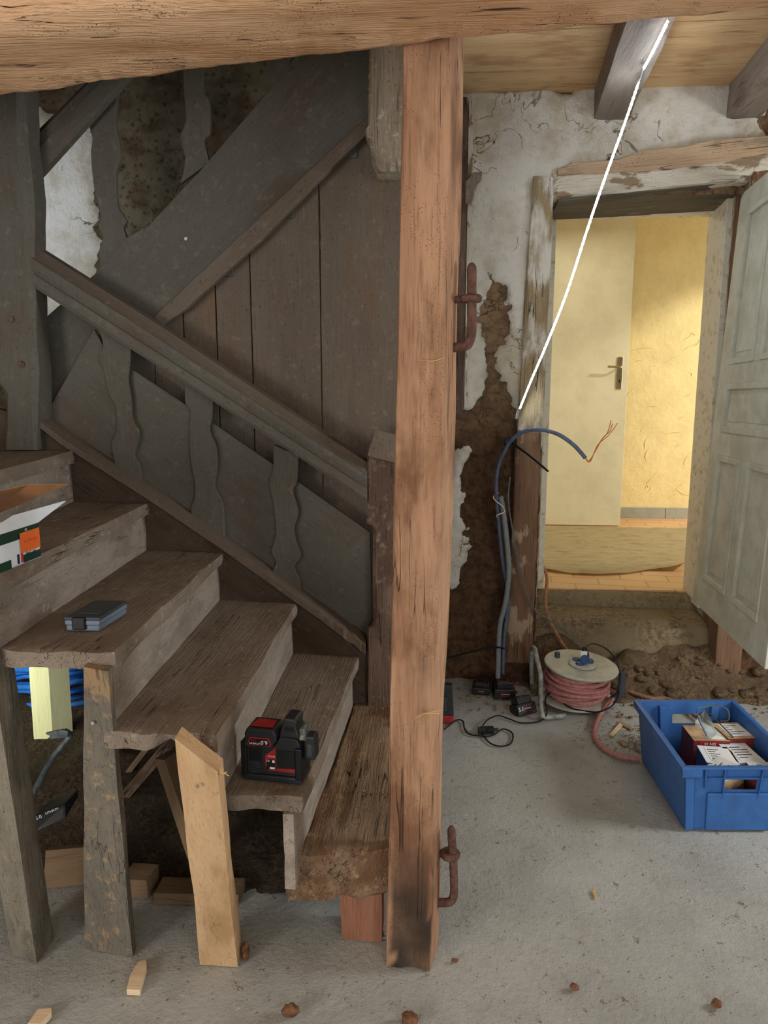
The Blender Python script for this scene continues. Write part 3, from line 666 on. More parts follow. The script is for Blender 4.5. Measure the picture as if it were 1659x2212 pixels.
# ------------------------------------------------------------------ tall brown post with its two hinge pins
A, B, Cc = PZ(836,2089), PZ(930,2101), PZ(950,2040)
post = thing('timber_post', 'tall light brown oak post standing on the concrete in the middle, charred near its foot', 'post', (-.06, 1.65, 0))
rows = [(0.0, 836, 932, 2089), (2.10, 870, 1004, 85)]
bl, br = PZ(836,2089), PZ(930,2101); tl = PY(869,85,bl.y-.01); tr_ = PY(976,85,br.y)
off1 = V((-.004, .10, 0)); trr = PY(1004,85,br.y+.10)
bb = V((PZ(950,2040).x, br.y+.10, 0))
zt = 2.40; ex = lambda a, b: a+(b-a)*(zt-a.z)/(b.z-a.z)
c8 = [V((bl.x,bl.y,0)), V((br.x,br.y,0)), V((bl.x,bl.y+.10,0)), bb, ex(bl, tl), ex(br, tr_), ex(V((bl.x,bl.y+.1,0)), tl+V((0,.1,0))), ex(bb, trr)]
bm = hexa(c8, .014, .006, 4, .007, (0,0,1), 11)
for v in bm.verts:   # knot swellings and a broken face low down
    v.co.x += .004*NZ((0, v.co.y*3, v.co.z*2.6))
    if v.co.y < bl.y+.02: v.co.y += .005*NZ((v.co.x*30, 0, v.co.z*3.1))
t = NT('post_oak_charred'); src = M['post']
M['post2'] = src.copy(); nt = M['post2'].node_tree; bs = nt.nodes['Principled BSDF']; lk = bs.inputs['Base Color'].links[0].from_socket
at = nt.nodes.new('ShaderNodeAttribute'); at.attribute_name = 'm'; nn = nt.nodes.new('ShaderNodeTexNoise'); nn.inputs['Scale'].default_value = 6; nn.inputs['Detail'].default_value = 6
ag = nt.nodes.new('ShaderNodeAttribute'); ag.attribute_name = 'g'; nt.links.new(ag.outputs['Vector'], nn.inputs['Vector'])
ad = nt.nodes.new('ShaderNodeMath'); ad.operation = 'ADD'; nt.links.new(at.outputs['Fac'], ad.inputs[0]); nt.links.new(nn.outputs[0], ad.inputs[1])
mr = nt.nodes.new('ShaderNodeMapRange'); mr.interpolation_type = 'SMOOTHSTEP'; mr.inputs[1].default_value = .72; mr.inputs[2].default_value = 1.5; nt.links.new(ad.outputs[0], mr.inputs[0])
mx = nt.nodes.new('ShaderNodeMix'); mx.data_type = 'RGBA'; nt.links.new(mr.outputs[0], mx.inputs[0]); nt.links.new(lk, mx.inputs[6]); mx.inputs[7].default_value = lin((50,42,34)); nt.links.new(mx.outputs[2], bs.inputs['Base Color'])
ml = []
for v in bm.verts:
    z = v.co.z; u = (v.co.x-bl.x)/.12; m = .85*max(0, min(1, (.46-z)/.28))*(1 if .12 < u < .88 else .35)
    m = max(m, .55*max(0, 1-abs(z-.78)/.35)*max(0, 1-abs(u-.7)/.5)); ml.append(m)
mk('post_body', bm, 'post2', post, smooth=True, sharp=50, mattr={'m': ml})
def pintle(yb, pts, ringp, topp, label):
    """pts: photo points of the pin, from post outwards and up"""
    P = [PY(a, b, yb) for a, b in pts]; P[0].x -= .03
    r = thing('hinge_pin', label, 'hinge pin', P[1])
    mk('pin', tube(P, lambda s: .0105 if s < .93 else .0105-.006*(s-.93)/.07, 12, 6), 'rust', r, smooth=True)
    c = PY(*ringp, yb)
    mk('collar', lathe(c+V((-.004,0,-.008)), [(.011,0),(.021,0),(.0245,.004),(.0245,.012),(.020,.016),(.011,.016)], 20), 'rust', r, smooth=True)
    e = bmesh.new(); tube([c+V((-.045,.0,-.002)), c+V((-.015,0,-.001))], .008, 10, 2, e)
    mk('eye_shank', e, 'rust', r, smooth=True)
pintle(1.655, [(988,752),(1003,748),(1014,738),(1019,715),(1019,660),(1019,600),(1019,568)], (1021,645), None, 'upper rusty iron hinge pin with a collar on the right edge of the brown post')
pintle(1.655, [(950,1950),(968,1949),(979,1938),(981,1915),(979,1860),(976,1810),(975,1785)], (976,1845), None, 'lower rusty iron hinge pin near the foot of the brown post')
bm = bmesh.new()
for a, b in (((902,1548),(955,1535)), ((905,1545),(950,1542)), ((898,1551),(930,1540))): tube([PY(*a, 1.572), PY((a[0]+b[0])/2, (a[1]+b[1])/2-3, 1.565), PY(*b, 1.575)], .0009, 5, 4, bm)
tag(mk('straw', bm, 'straw'), 'wisp of yellow straw stuck across the brown post above the floor', 'straw')
bm = tube([PY(905,777,1.585), PY(935,780,1.570), PY(960,772,1.585)], .0009, 5, 4)
tag(mk('straw', bm, 'straw'), 'single bent straw on the upper face of the brown post', 'straw')
# ------------------------------------------------------------------ props under the stair ends
def propf(name, base, topz, tops, label, mat, th, seed, yt_=1.46, slant=0.):
    """base: (px,py) of front-left, front-right on the floor, tops: px of left/right at height topz"""
    r = thing(name, label, 'prop', PZ(*base[0]))
    a, b = PZ(*base[0]), PZ(*base[1]); yt = yt_
    c, d = PY(*tops[0], yt), PY(*tops[1], yt)
    k = V((-.004, th, 0)); kb = V(base[2]) if len(base) > 2 else k
    bm = hexa([a, b, a+kb, b+kb, c, d, c+k+V((0,0,slant)), d+k+V((0,0,slant))], .018, .0022, 5, .004, (0, 0, 1), seed)
    mk('shaft', bm, mat, r, smooth=True, sharp=40); return r
r = propf('timber_prop', [(25,2062),(82,2082)], 0, [(-110,1398),(-22,1412)], 'thick grey green weathered timber prop at the far left below the stair treads', 'grn', .09, 1)
r = propf('timber_prop', [(181,2046),(290,2066)], 0, [(180,1443),(234,1452)], 'old dark painted board prop flaring towards its foot, second from the left', 'prop2', .03, 2)
mk('screw', lathe(PY(201,1561,1.476), [(.004,0),(.004,.003)], 12, mt=Matrix.Rotation(pi/2, 4, 'X')), 'steel', r)
r = propf('timber_prop', [(431,2083),(514,2088)], 0, [(375,1597),(470,1668)], 'fresh pine prop with slanted cut top and a screw, left of the brown post', 'pine', .055, 3, 1.385)
mk('screw', lathe(PY(427,1698,1.394), [(.004,0),(.004,.003)], 12, mt=Matrix.Rotation(pi/2, 4, 'X')), 'steel', r)
bm = bmesh.new()
for q in ((482,1662),(490,1668),(494,1676),(478,1658)): tube([PY(473,1672,1.40), PY((473+q[0])/2, 1670, 1.395), PY(*q, 1.39)], .0012, 5, 3, bm)
mk('splinters', bm, 'straw', r)
# block carrying the bottom step
a, b = PZ(737,2030), PZ(826,2037)
bm = hexa([a, b, a+V((-.01,.09,0)), b+V((0,.09,0)), a+V((-.004,0,.145)), b+V((0,0,.148)), a+V((-.01,.09,.145)), b+V((0,.09,.148))], .02, .0015, 6, .003, (0,0,1), 4)
tag(mk('wood_block', bm, 'block', grain=(0,0,1), smooth=True, sharp=35), 'reddish brown wood block carrying the rotten bottom step', 'block')
a, b = PZ(829,2020), PZ(838,2022)
tag(mk('wood_shim', hx([a, b, a+V((0,.02,0)), b+V((0,.02,0)), a+V((0,0,.155)), b+V((0,0,.155)), a+V((0,.02,.155)), b+V((0,.02,.155))]), 'cream'), 'thin pale shim between the reddish block and the brown post', 'shim')
# pine stick leaning behind the fresh prop
def stick(p, q, wv, tv, name, mat, label, cat='timber', seed=1.):
    p, q, wv, tv = V(p), V(q), V(wv), V(tv)
    bm = hexa([p, p+wv, p+tv, p+wv+tv, q, q+wv, q+tv, q+wv+tv], .02, .002, 6, .003, q-p, seed)
    return tag(mk(name, bm, mat, grain=q-p, smooth=True, sharp=40), label, cat)
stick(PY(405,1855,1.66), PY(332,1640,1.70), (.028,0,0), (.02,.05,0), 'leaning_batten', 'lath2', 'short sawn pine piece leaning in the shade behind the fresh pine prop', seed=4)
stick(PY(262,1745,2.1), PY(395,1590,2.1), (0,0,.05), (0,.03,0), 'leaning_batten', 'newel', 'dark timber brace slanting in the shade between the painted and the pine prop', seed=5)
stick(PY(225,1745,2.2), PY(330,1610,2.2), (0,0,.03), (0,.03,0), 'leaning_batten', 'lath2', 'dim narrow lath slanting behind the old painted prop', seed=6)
# boards on the floor below the stairs
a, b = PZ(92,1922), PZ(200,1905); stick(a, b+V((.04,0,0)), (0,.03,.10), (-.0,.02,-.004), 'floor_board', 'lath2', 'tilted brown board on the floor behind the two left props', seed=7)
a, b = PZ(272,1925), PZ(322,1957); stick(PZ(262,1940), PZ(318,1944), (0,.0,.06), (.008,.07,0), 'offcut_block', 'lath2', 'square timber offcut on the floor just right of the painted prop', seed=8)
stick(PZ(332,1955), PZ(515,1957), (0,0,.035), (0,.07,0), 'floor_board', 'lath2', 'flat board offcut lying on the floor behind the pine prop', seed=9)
# earth heap under the stairs
def heap(x, y):
    e = max(0, min(1, (y-1.95)/.9)); z = (.10+.22*e)*min(1, (y-1.86)/.25) if y > 1.86 else 0
    z *= max(0, min(1, (-.35-x)/.25)) if x > -.6 else 1
    z *= .8+.35*NZ((x, y, 0), 3); z += NZ((x, y, 2), 13)*.02+NZ((x, y, 2), 34)*.007
    z *= 1-.62*max(0, min(1, (-1.15-x)/.2))*max(0, min(1, (y-2.1)/.3))
    return V((x, y, max(-.01, z)))
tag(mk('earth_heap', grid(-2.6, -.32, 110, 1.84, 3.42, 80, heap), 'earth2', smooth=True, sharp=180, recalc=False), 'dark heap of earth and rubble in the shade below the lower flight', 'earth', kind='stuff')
# pale prop, blue conduits, wrecking bar, tool battery in the gap
a, b = PZ(72,1592,.0), PZ(112,1592,.0); y0 = 2.55
g0, g1, t0, t1 = PY(72,1592,y0), PY(112,1594,y0), PY(63,1420,y0), PY(107,1420,y0); k = V((.05,.06,0))
tag(mk('timber_prop', hexa([g0-V((0,0,.12)), g1-V((0,0,.12)), g0+k-V((0,0,.12)), g1+k-V((0,0,.12)), t0+V((0,0,.3)), t1+V((0,0,.3)), t0+k+V((0,0,.3)), t1+k+V((0,0,.3))], .03, .001, 6, .002, (0,0,1), 6), 'pale', smooth=True, sharp=35), 'square pale new timber prop brightly lit in the gap below the treads', 'prop')
coil = thing('conduit_coil', 'tangle of bright blue corrugated conduit behind the pale prop below the stairs', 'conduit', PY(110,1520,2.95))
for i in range(9):
    yy = 2.78+.03*(i % 4); y_ = 1445+i*11
    pts = [PY(10, y_+6*sin(i), yy+.1), PY(60, y_-4+5*cos(i*2), yy), PY(120, y_+5*sin(i*3), yy-.03), PY(175+6*sin(i), y_-12+8*cos(i), yy), PY(235, y_-16, yy+.12)]
    mk('conduit_loop', tube(pts, .0125, 8, 10, ribs=.008), 'bblue', coil, smooth=True, sharp=60)
bar = thing('wrecking_bar', 'grey steel claw bar lying on the earth below the stairs', 'crowbar', PY(120,1640,1.95))
mk('shaft', tube([PY(60,1735,1.80), PY(85,1690,1.85), PY(112,1640,1.92), PY(138,1606,1.95), PY(150,1588,1.96), PY(140,1579,1.95)], .009, 8, 8), 'iron', bar, smooth=True)
mk('claw', plate([PY(*q, 1.94) for q in ((148,1580),(132,1577),(96,1585),(108,1591),(100,1598),(125,1596),(146,1594))], (0,.012,0)), 'iron', bar, bevel=.003)
bt = thing('tool_battery', 'black tool battery with small white print lying in the dark below the stairs', 'battery', PY(112,1765,1.75))
qa, qb, qc, qd = PY(72,1800,1.75), PY(142,1770,1.78), PY(70,1765,1.78), PY(140,1736,1.80)
mk('case', hx([qa, qb, qa+V((0,.08,.02)), qb+V((0,.08,.02)), qc, qd, qc+V((0,.08,.0)), qd+V((0,.08,.0))]), 'black', bt, bevel=.006)
text(bt, '5.0', .014, PY(83,1766,1.750), frame((0,0,0), qb-qa).to_3x3().to_4x4() @ Matrix.Rotation(pi/2, 4, 'X'), 'white')
text(bt, 'LITHIUM', .009, PY(112,1752,1.755), frame((0,0,0), qb-qa).to_3x3().to_4x4() @ Matrix.Rotation(pi/2, 4, 'X'), 'white')
# ------------------------------------------------------------------ things on the treads
# laser level
o0, o1 = PZ(524,1684,ZS[2]), PZ(655,1698,ZS[2])
W = (o1-o0).length; LM = frame(o0, o1-o0)
lv = thing('laser_level', 'black and red cordless laser level standing on the second tread', 'laser level', o0+(o1-o0)*.5)
sc = W/.13
def lb(x0, x1, y0, y1, z0, z1, bm=None): return box(x0*sc, x1*sc, y0*sc, y1*sc, z0*sc, z1*sc, bm, LM)
def lp(x, y, z): return LM @ V((x*sc, y*sc, z*sc))
mk('base', lb(0, .128, -.002, .062, .002, .016), 'black', lv, bevel=.004)
mk('body', plate([lp(x, .002, z) for x, z in ((.004,.016),(.126,.016),(.124,.085),(.118,.098),(.082,.100),(.068,.078),(.030,.074),(.004,.078))], LM.to_3x3() @ V((0, .058*sc, 0))), 'black', lv, bevel=.003)
mk('side_frame', lb(-.001, .012, -.004, .060, .012, .086), 'dblk', lv, bevel=.003); mk('side_frame', lb(.114, .128, -.004, .060, .012, .080), 'dblk', lv, bevel=.003)
bat = mk('battery', plate([lp(x, -.003, z) for x, z in ((.008,.078),(.066,.078),(.076,.092),(.076,.106),(.070,.116),(.014,.116),(.008,.104))], LM.to_3x3() @ V((0, .056*sc, 0))), 'black', lv, bevel=.004)
mk('battery_top_label', plate([lp(x, y, .1172) for x, y in ((.018,.006),(.066,.006),(.064,.040),(.024,.040))], (0, 0, .0006)), 'red', bat)
mk('battery_front_label', plate([lp(x, -.0036, z) for x, z in ((.014,.080),(.062,.080),(.066,.086),(.060,.098),(.020,.098))], LM.to_3x3() @ V((0,-.0006,0))), 'red', bat)
mk('label_field', plate([lp(x, -.0043, z) for x, z in ((.016,.0815),(.0605,.0815),(.063,.0865),(.058,.0955),(.022,.0955))], LM.to_3x3() @ V((0,-.0004,0))), 'dblk', bat)
F180 = LM.to_3x3().to_4x4() @ Matrix.Rotation(pi/2, 4, 'X') @ Matrix.Rotation(pi, 4, 'Z'); FUP = LM.to_3x3().to_4x4() @ Matrix.Rotation(pi/2, 4, 'X')
text(bat, '6.0', .0125*sc, lp(.051, -.0052, .0885), F180, 'white'); text(bat, 'LITHIUM', .006*sc, lp(.031, -.0052, .0855), F180, 'white'); text(bat, 'M12', .0065*sc, lp(.028, -.0052, .0920), F180, 'red')
mk('tower', plate([lp(x, .004, z) for x, z in ((.078,.098),(.122,.098),(.120,.110),(.116,.122),(.118,.136),(.112,.140),(.090,.140),(.088,.134),(.084,.118))], LM.to_3x3() @ V((0,.048*sc,0))), 'black', lv, bevel=.004)
mk('top_window', lb(.092, .112, .003, .0045, .114, .124), 'dblk', lv, bevel=.001)
mk('lens_hood', lb(.128, .152, .012, .044, .050, .102), 'black', lv, bevel=.006)
mk('lens_window', lb(.136, .146, .010, .0125, .060, .086), 'dgrey', lv, bevel=.001)
mk('prism', lb(.120, .134, .010, .046, .092, .118), 'clear', lv, bevel=.003)
mk('warning_label', plate([lp(x, .0012, z) for x, z in ((.050,.058),(.072,.076),(.073,.032),(.115,.034),(.115,.026),(.056,.026),(.050,.038))], LM.to_3x3() @ V((0,-.0006,0))), 'red', lv)
mk('label_panel', lb(.0535, .0715, -.0002, .0006, .029, .051), 'dblk', lv)
mk('white_print_square', lb(.0655, .0705, -.0008, -.0001, .0445, .0495), 'white', lv); mk('white_print_field', lb(.060, .0705, -.0008, -.0001, .0305, .0345), 'white', lv)
text(lv, 'CE', .006*sc, lp(.0565, -.0009, .0475), FUP, 'white'); text(lv, 'M12 3PL', .0045*sc, lp(.0645, .0001, .0575), FUP, 'white')
mk('front_panel', lb(.077, .112, -.0002, .002, .036, .072), 'dblk', lv, bevel=.002)
mk('grip_recess', lb(.016, .044, -.0002, .002, .046, .072), 'dblk', lv, bevel=.003)
bm = bmesh.new()
for i in range(7): lb(.020, .040, -.0015, .003, .020+i*.0035, .0215+i*.0035, bm)
mk('vent_slots', bm, 'dgrey', lv)
# grey case on the fourth tread
p0, p1, p2 = PZ(150,1365,ZS[4]), PZ(214,1366,ZS[4]), PZ(274,1327,ZS[4])
xd = (p1-p0); CM = frame(p1, xd); dlen = (p2-p1).length
dd = (CM.to_3x3().inverted() @ (p2-p1)); wv = -.085
gc = thing('plastic_case', 'small grey plastic case with dark lid and black latch on the fourth tread', 'case', p0.lerp(p2, .5))
def cp_(x, y, z): return p1 + xd.normalized()*x + (p2-p1).normalized()*y + V((0,0,z))
def cbx(x0, x1, y0, y1, z0, z1): return hx([cp_(x, y, z) for z in (z0, z1) for y in (y0, y1) for x in (x0, x1)])
mk('lower_shell', cbx(-.080, 0, .002, dlen, .002, .016), 'grey', gc, bevel=.003)
mk('upper_shell', cbx(-.082, .002, 0, dlen+.002, .0165, .028), 'grey', gc, bevel=.003)
mk('lid', cbx(-.084, .003, 0, dlen+.003, .028, .036), 'dgrey', gc, bevel=.003)
mk('lid_inset', cbx(-.068, -.012, .03, dlen-.02, .0355, .0372), 'dgrey', gc, bevel=.001)
mk('latch', cbx(-.062, -.030, -.006, .004, .006, .037), 'dblk', gc, bevel=.003)
# carton with an orange note on the fifth tread
zb = ZS[5]
q1 = PZ(88,1203,zb); q0 = PZ(-60,1262,zb)
bx = thing('carton', 'open white and green carton with an orange sticky note on the fifth tread', 'box', (q0+q1)/2)
ud = (q1-q0).normalized(); L_ = (q1-q0).length; nd = V((-ud.y, ud.x, 0)); nd = nd if nd.y > 0 else -nd
def bp(u, n, z): return q0+ud*u+nd*n+V((0,0,z))
def bbx(u0, u1, n0, n1, z0, z1, bm=None): return hx([bp(u, n, z) for z in (z0, z1) for n in (n0, n1) for u in (u0, u1)], bm)
Hb = .083
mk('carton_body', bbx(0, L_, 0, .002, 0, Hb, bbx(L_-.002, L_, 0, .15, 0, Hb, bbx(0, L_, .148, .15, 0, Hb, bbx(0, L_, 0, .15, 0, .002)))), 'boxw', bx)
mk('green_band', bbx(0, L_+.0004, -.0008, -.0002, Hb-.024, Hb, bbx(L_-.068, L_+.0004, -.0008, -.0002, .002, .020, bbx(0, L_-.115, -.0008, -.0002, 0, .02))), 'green', bx)
mk('sticky_note', bbx(L_-.080, L_-.004, -.004, -.003, .026, Hb-.010), 'orange', bx)
mk('blue_mark', bbx(L_-.092, L_-.084, -.0012, -.0006, .004, .026), 'ink', bx); mk('red_mark', bbx(L_-.078, L_-.070, -.0016, -.001, .004, .026), 'inkr', bx)
BR = frame((0,0,0), ud).to_3x3().to_4x4() @ Matrix.Rotation(pi/2, 4, 'X')
text(bx, 'des pi', .017, bp(L_-.040, -.0012, .021), BR, 'ink'); text(bx, 'rs', .012, bp(L_-.052, -.0012, Hb-.006), BR, 'white')
text(bx, 'Le pinceau', .012, bp(L_-.042, -.0042, .052), BR, plain('faint_pencil', (206,84,34), .8, .05))
mk('brown_flap', plate([bp(-.02,.0,Hb), bp(L_,.15,Hb), PY(147,1047,1.62), PY(60,1048,1.60), PY(-60,1075,1.52)], (0,0,.002)), 'card', bx)
mk('white_flap', plate([bp(0,0,Hb), bp(L_,0,Hb), PZ(142,1083,zb+Hb+.028), PZ(28,1115,zb+Hb+.028)], (0,0,.002)), 'boxw', bx)
# ------------------------------------------------------------------ loose bits on the floor
def lump(p, r, label, mat, name, cat, seed, sq=(1,1,.7)):
    bm = bmesh.new(); bmesh.ops.create_icosphere(bm, subdivisions=3, radius=1)
    for v in bm.verts:
        d = v.co.normalized(); k = 1+.35*NZ(d, 1.3, seed)+.2*NZ(d, 4, seed); v.co = V((d.x*sq[0], d.y*sq[1], d.z*sq[2]))*r*k
    mz = min(v.co.z for v in bm.verts)
    for v in bm.verts: v.co += V(p)-V((0,0,mz+.001))
    return tag(mk(name, bm, mat, smooth=True, sharp=40), label, cat)
lump(PZ(627,2195), .017, 'brown clay clod on the floor near the bottom edge, left of the post foot', 'clod', 'clay_clod', 'clod', 3, (1.1,.8,.8))
lump(PZ(884,2212), .018, 'reddish clay clod on the floor cut by the bottom edge below the post', 'clod', 'clay_clod', 'clod', 5)
lump(PZ(982,2078), .007, 'tiny brown crumb on the floor right of the post foot', 'clod', 'clay_clod', 'clod', 6, (1.3,.8,.7))
lump(PZ(1544,1478), .022, 'flat brown stone at the wall footing behind the blue crate', 'clod', 'loose_stone', 'stone', 8, (1.6,1,.5))
lump(PZ(1548,2172), .011, 'small reddish crumb on the floor in the lower right corner area', 'clod', 'clay_clod', 'clod', 9)
lump(PZ(1241,2138), .010, 'small dark crumb on open concrete between post foot and lower right corner', 'clod', 'clay_clod', 'clod', 10)
lump(PZ(520,2072)+V((.012,.0,0)), .014, 'dark crumb of bark against the foot of the fresh pine prop', 'clod', 'clay_clod', 'clod', 12, (.7,1,1.6))
def chipb(px, label, h=.016, mat='chipw', name='wood_offcut'):
    b = [PZ(*q) for q in px]; tag(mk(name, plate(b, (0,0,h)), mat, bevel=.001, grain=b[1]-b[0]), label, 'offcut')
chipb([(274,2150),(303,2151),(318,2100),(317,2085),(300,2088),(282,2118)], 'pale wood offcut on the floor at the foot of the painted prop')
chipb([(60,2225),(88,2226),(112,2198),(112,2190),(83,2192)], 'pale wood offcut in the lower left corner of the floor')
chipb([(1316,1588),(1324,1592),(1345,1568),(1338,1563)], 'small pale wood chip on the floor between reel and crate', .004)
chipb([(1334,1562),(1340,1558),(1366,1572),(1364,1578)], 'thin red tipped splinter on the floor beside the pale wood chip', .003, 'lath', 'splinter')
chipb([(1337,1602),(1346,1600),(1358,1612),(1346,1613)], 'brown wood chip on the floor left of the blue crate', .004, 'lath', 'wood_chip')
chipb([(1278,1925),(1284,1923),(1290,1940),(1285,1943)], 'small straw coloured chip on the open concrete floor', .003, 'straw', 'wood_chip')
bm = bmesh.new(); random.seed(11)
def crumb(x, y, r):
    m = Matrix.Translation((x, y, r*.35)) @ Matrix.Rotation(random.uniform(0, 6), 4, 'Z') @ Matrix.Diagonal((r*random.uniform(.6, 2.2), r*random.uniform(.5, 1), r*.6, 1))
    bmesh.ops.create_icosphere(bm, subdivisions=1, radius=1, matrix=m)
for i in range(420):
    a = random.random()*6.28; d = random.random()**.7*.26; crumb(.80+cos(a)*d*1.0, 2.86+sin(a)*d*.9, random.uniform(.0012, .0035))
for i in range(1100): crumb(random.uniform(-.1, 1.4), random.uniform(1.35, 3.1), random.uniform(.0006, .0022))
for i in range(260): crumb(random.uniform(.1, 1.6), random.uniform(3.05, 3.35), random.uniform(.002, .009))
for i in range(160): crumb(random.uniform(-1.1, -.1), random.uniform(1.35, 1.9), random.uniform(.0006, .002))
tag(mk('floor_debris', bm, 'chip', recalc=False), 'crumbs of earth, sawdust and wood chips strewn over the concrete floor', 'debris', kind='stuff')
bm = bmesh.new(); random.seed(5)
for i in range(2, 6):
    for k in range(40):
        y = random.uniform(1.6, 2.48); u = random.random(); x = edge_at(i, y, 0)*(1-u)+edge_at(i+1, y, 0)*u
        bmesh.ops.create_icosphere(bm, subdivisions=1, radius=random.uniform(.0006, .002), matrix=Matrix.Translation((x, y, ZS[i]+.0015)))
tag(mk('tread_debris', bm, 'chip', recalc=False), 'fine crumbs and dust lying on the stair treads', 'debris', kind='stuff')
# ------------------------------------------------------------------ batteries on the floor by the wall
def battery(name, pos, xdir, zdir, w_, d_, h_, label, txt):
    m = frame(pos, xdir, zdir); r = thing(name, label, 'battery', pos)
    f = lambda x0, x1, y0, y1, z0, z1: box(x0*w_, x1*w_, y0*d_, y1*d_, z0*h_, z1*h_, None, m)
    mk('case', f(0, 1, 0, 1, 0, .62), 'black', r, bevel=.005)
    mk('slide_rail', f(.12, .88, .10, .95, .60, 1), 'black', r, bevel=.004)
    mk('release_button', f(.84, .93, .2, .5, .6, .9), 'red', r, bevel=.002)
    mk('front_label', box(.30*w_, .72*w_, -.001, .0, .2*h_, .5*h_, None, m), 'red', r); mk('top_label', box(.27*w_, .70*w_, .2*d_, .6*d_, h_, h_+.001, None, m), 'red', r)
    mk('front_label_field', box(.32*w_, .70*w_, -.0016, -.0009, .23*h_, .47*h_, None, m), 'dblk', r); mk('top_label_field', box(.30*w_, .67*w_, .24*d_, .56*d_, h_+.0008, h_+.0015, None, m), 'dblk', r)
    if txt: text(r, txt, h_*.30, m @ V((w_*.18, -.0006, h_*.34)), m.to_3x3().to_4x4() @ Matrix.Rotation(pi/2, 4, 'X'), 'white')
    text(r, 'LITHIUM', h_*.12, m @ V((w_*.51, -.0019, h_*.34)), m.to_3x3().to_4x4() @ Matrix.Rotation(pi/2, 4, 'X'), 'white')
def flat(a, b): return PZ(*a), (PZ(*b)-PZ(*a))
p, d = flat((1019,1500), (1058,1503)); battery('tool_battery', p, d, (0,0,1), d.length, .10, .052, 'black tool battery on the floor, leftmost of the three by the wall', None)
p, d = flat((1068,1512), (1114,1512)); battery('tool_battery', p, d, (0,0,1), d.length, .11, .078, 'taller black tool battery standing directly below the grey conduits', None)
p = PZ(1122,1549); battery('tool_battery', p+V((0,0,.001)), (.075,.045,0), (-.4,.25,1), .098, .065, .080, 'black tool battery tilted against the tube frame of the cable reel', '5.0')
# charger peeping out behind the post, with its cord and suppressor
p = PZ(940,1562); ch = thing('battery_charger', 'black and red battery charger half hidden behind the right edge of the brown post', 'charger', p)
cxr = PZ(980,1560).x; cy = p.y
mk('charger_base', box(cxr-.12, cxr, cy, cy+.05, 0, .036), 'red', ch, bevel=.006)
mk('charger_body', hexa([(cxr-.12,cy-.004,.034),(cxr,cy-.004,.034),(cxr-.12,cy+.06,.034),(cxr,cy+.06,.034),(cxr-.12,cy+.01,.165),(cxr-.008,cy+.01,.165),(cxr-.12,cy+.05,.165),(cxr-.008,cy+.05,.165)], .03), 'black', ch, bevel=.006)
mk('charger_label', box(cxr-.09, cxr-.03, cy-.009, cy-.002, .06, .12), 'dgrey', ch)
cordpts = [PZ(960,1575,.012)] + [PZ(a, b, .004) for a, b in ((985,1556),(1000,1558),(1003,1572),(1012,1585),(1030,1589),(1062,1589)) ] + [PZ(a, b, .004) for a, b in ((1085,1575),(1105,1582),(1108,1595),(1100,1608),(1080,1612),(1060,1606),(1045,1590))] + [PZ(a, b, .012) for a, b in ((1040,1575),(1052,1556),(1075,1546))] + [PZ(a, b, .004) for a, b in ((1100,1553),(1122,1561),(1150,1561),(1170,1556))] + [PZ(1181,1540,.03), PZ(1178,1510,.05), PZ(1190,1497,.06), PZ(1210,1510,.04), PZ(1228,1527,.03), PZ(1265,1536,.025), PZ(1300,1536,.025), PZ(1330,1515,.05), PZ(1340,1470,.10), PZ(1333,1430,.17), PZ(1310,1402,.23), PZ(1280,1390,.26), PZ(1262,1400,.26)]
cord = thing('charger_cord', 'thin black charger cord looping over the floor from the post to the cable reel', 'cord', PZ(1062,1589))
mk('cord', tube(cordpts, .0034, 6, 8), 'dblk', cord, smooth=True)
fa, fb = PZ(1034,1578,.013), PZ(1065,1576,.013)
mk('ferrite_sleeve', tube([fa, fb], .0155, 12, 8, ribs=.006, sm=True), 'black', cord, smooth=True, sharp=60)
mk('sleeve_end', tube([fb, fb+(fb-fa)*.35], .006, 10, 1), 'black', cord, smooth=True)
# ------------------------------------------------------------------ cable reel
rc = PZ(1250,1548); rc = V((rc.x+.015, rc.y+.16, 0))
reel = thing('cable_reel', 'round grey extension reel wound with pink cable on the floor before the step', 'cable reel', rc)
tb = PY(1255,1434,rc.y); zt = tb.z; tilt = Matrix.Rotation(R(3), 4, 'X') @ Matrix.Rotation(R(4), 4, 'Y')
mk('lower_flange', lathe(rc+V((0,0,.012)), [(.02,0),(.150,.0),(.160,.006),(.160,.012),(.150,.012),(.02,.014)], 56), 'reel', reel, smooth=True, sharp=35)
mk('upper_flange', lathe(V((tb.x,rc.y,zt-.012)), [(.03,0),(.145,-.004),(.158,-.002),(.163,.006),(.160,.012),(.150,.014),(.03,.011)], 64, mt=tilt), 'reel', reel, smooth=True, sharp=35)
mk('drum', lathe(rc+V((0,0,.02)), [(.08,0),(.08,zt-.04)], 32), 'reel', reel, smooth=True)
for lay in range(9):
    rr = .112+.014*sin(pi*(lay+.5)/9)+.004*random.random(); z = .036+lay*(zt-.066)/8.6; ph = random.random()*6
    pts = [rc+V((rr*cos(a)*(1+.02*sin(3*a+ph)), rr*sin(a), z+.006*sin(a*2+ph)+.004*sin(a+ph*2))) for a in [2*pi*k/16 for k in range(16)]]
    mk('cable_turn', tube(pts, .0092, 8, 4, closed=True), 'pink', reel, smooth=True)
    if lay in (2, 5, 7):
        rr += .012; pts = [rc+V((rr*cos(a), rr*sin(a), z+.007+.012*sin(a+ph))) for a in [2*pi*k/16 for k in range(16)]]
        mk('cable_turn', tube(pts, .0090, 8, 4, closed=True), 'pink', reel, smooth=True)
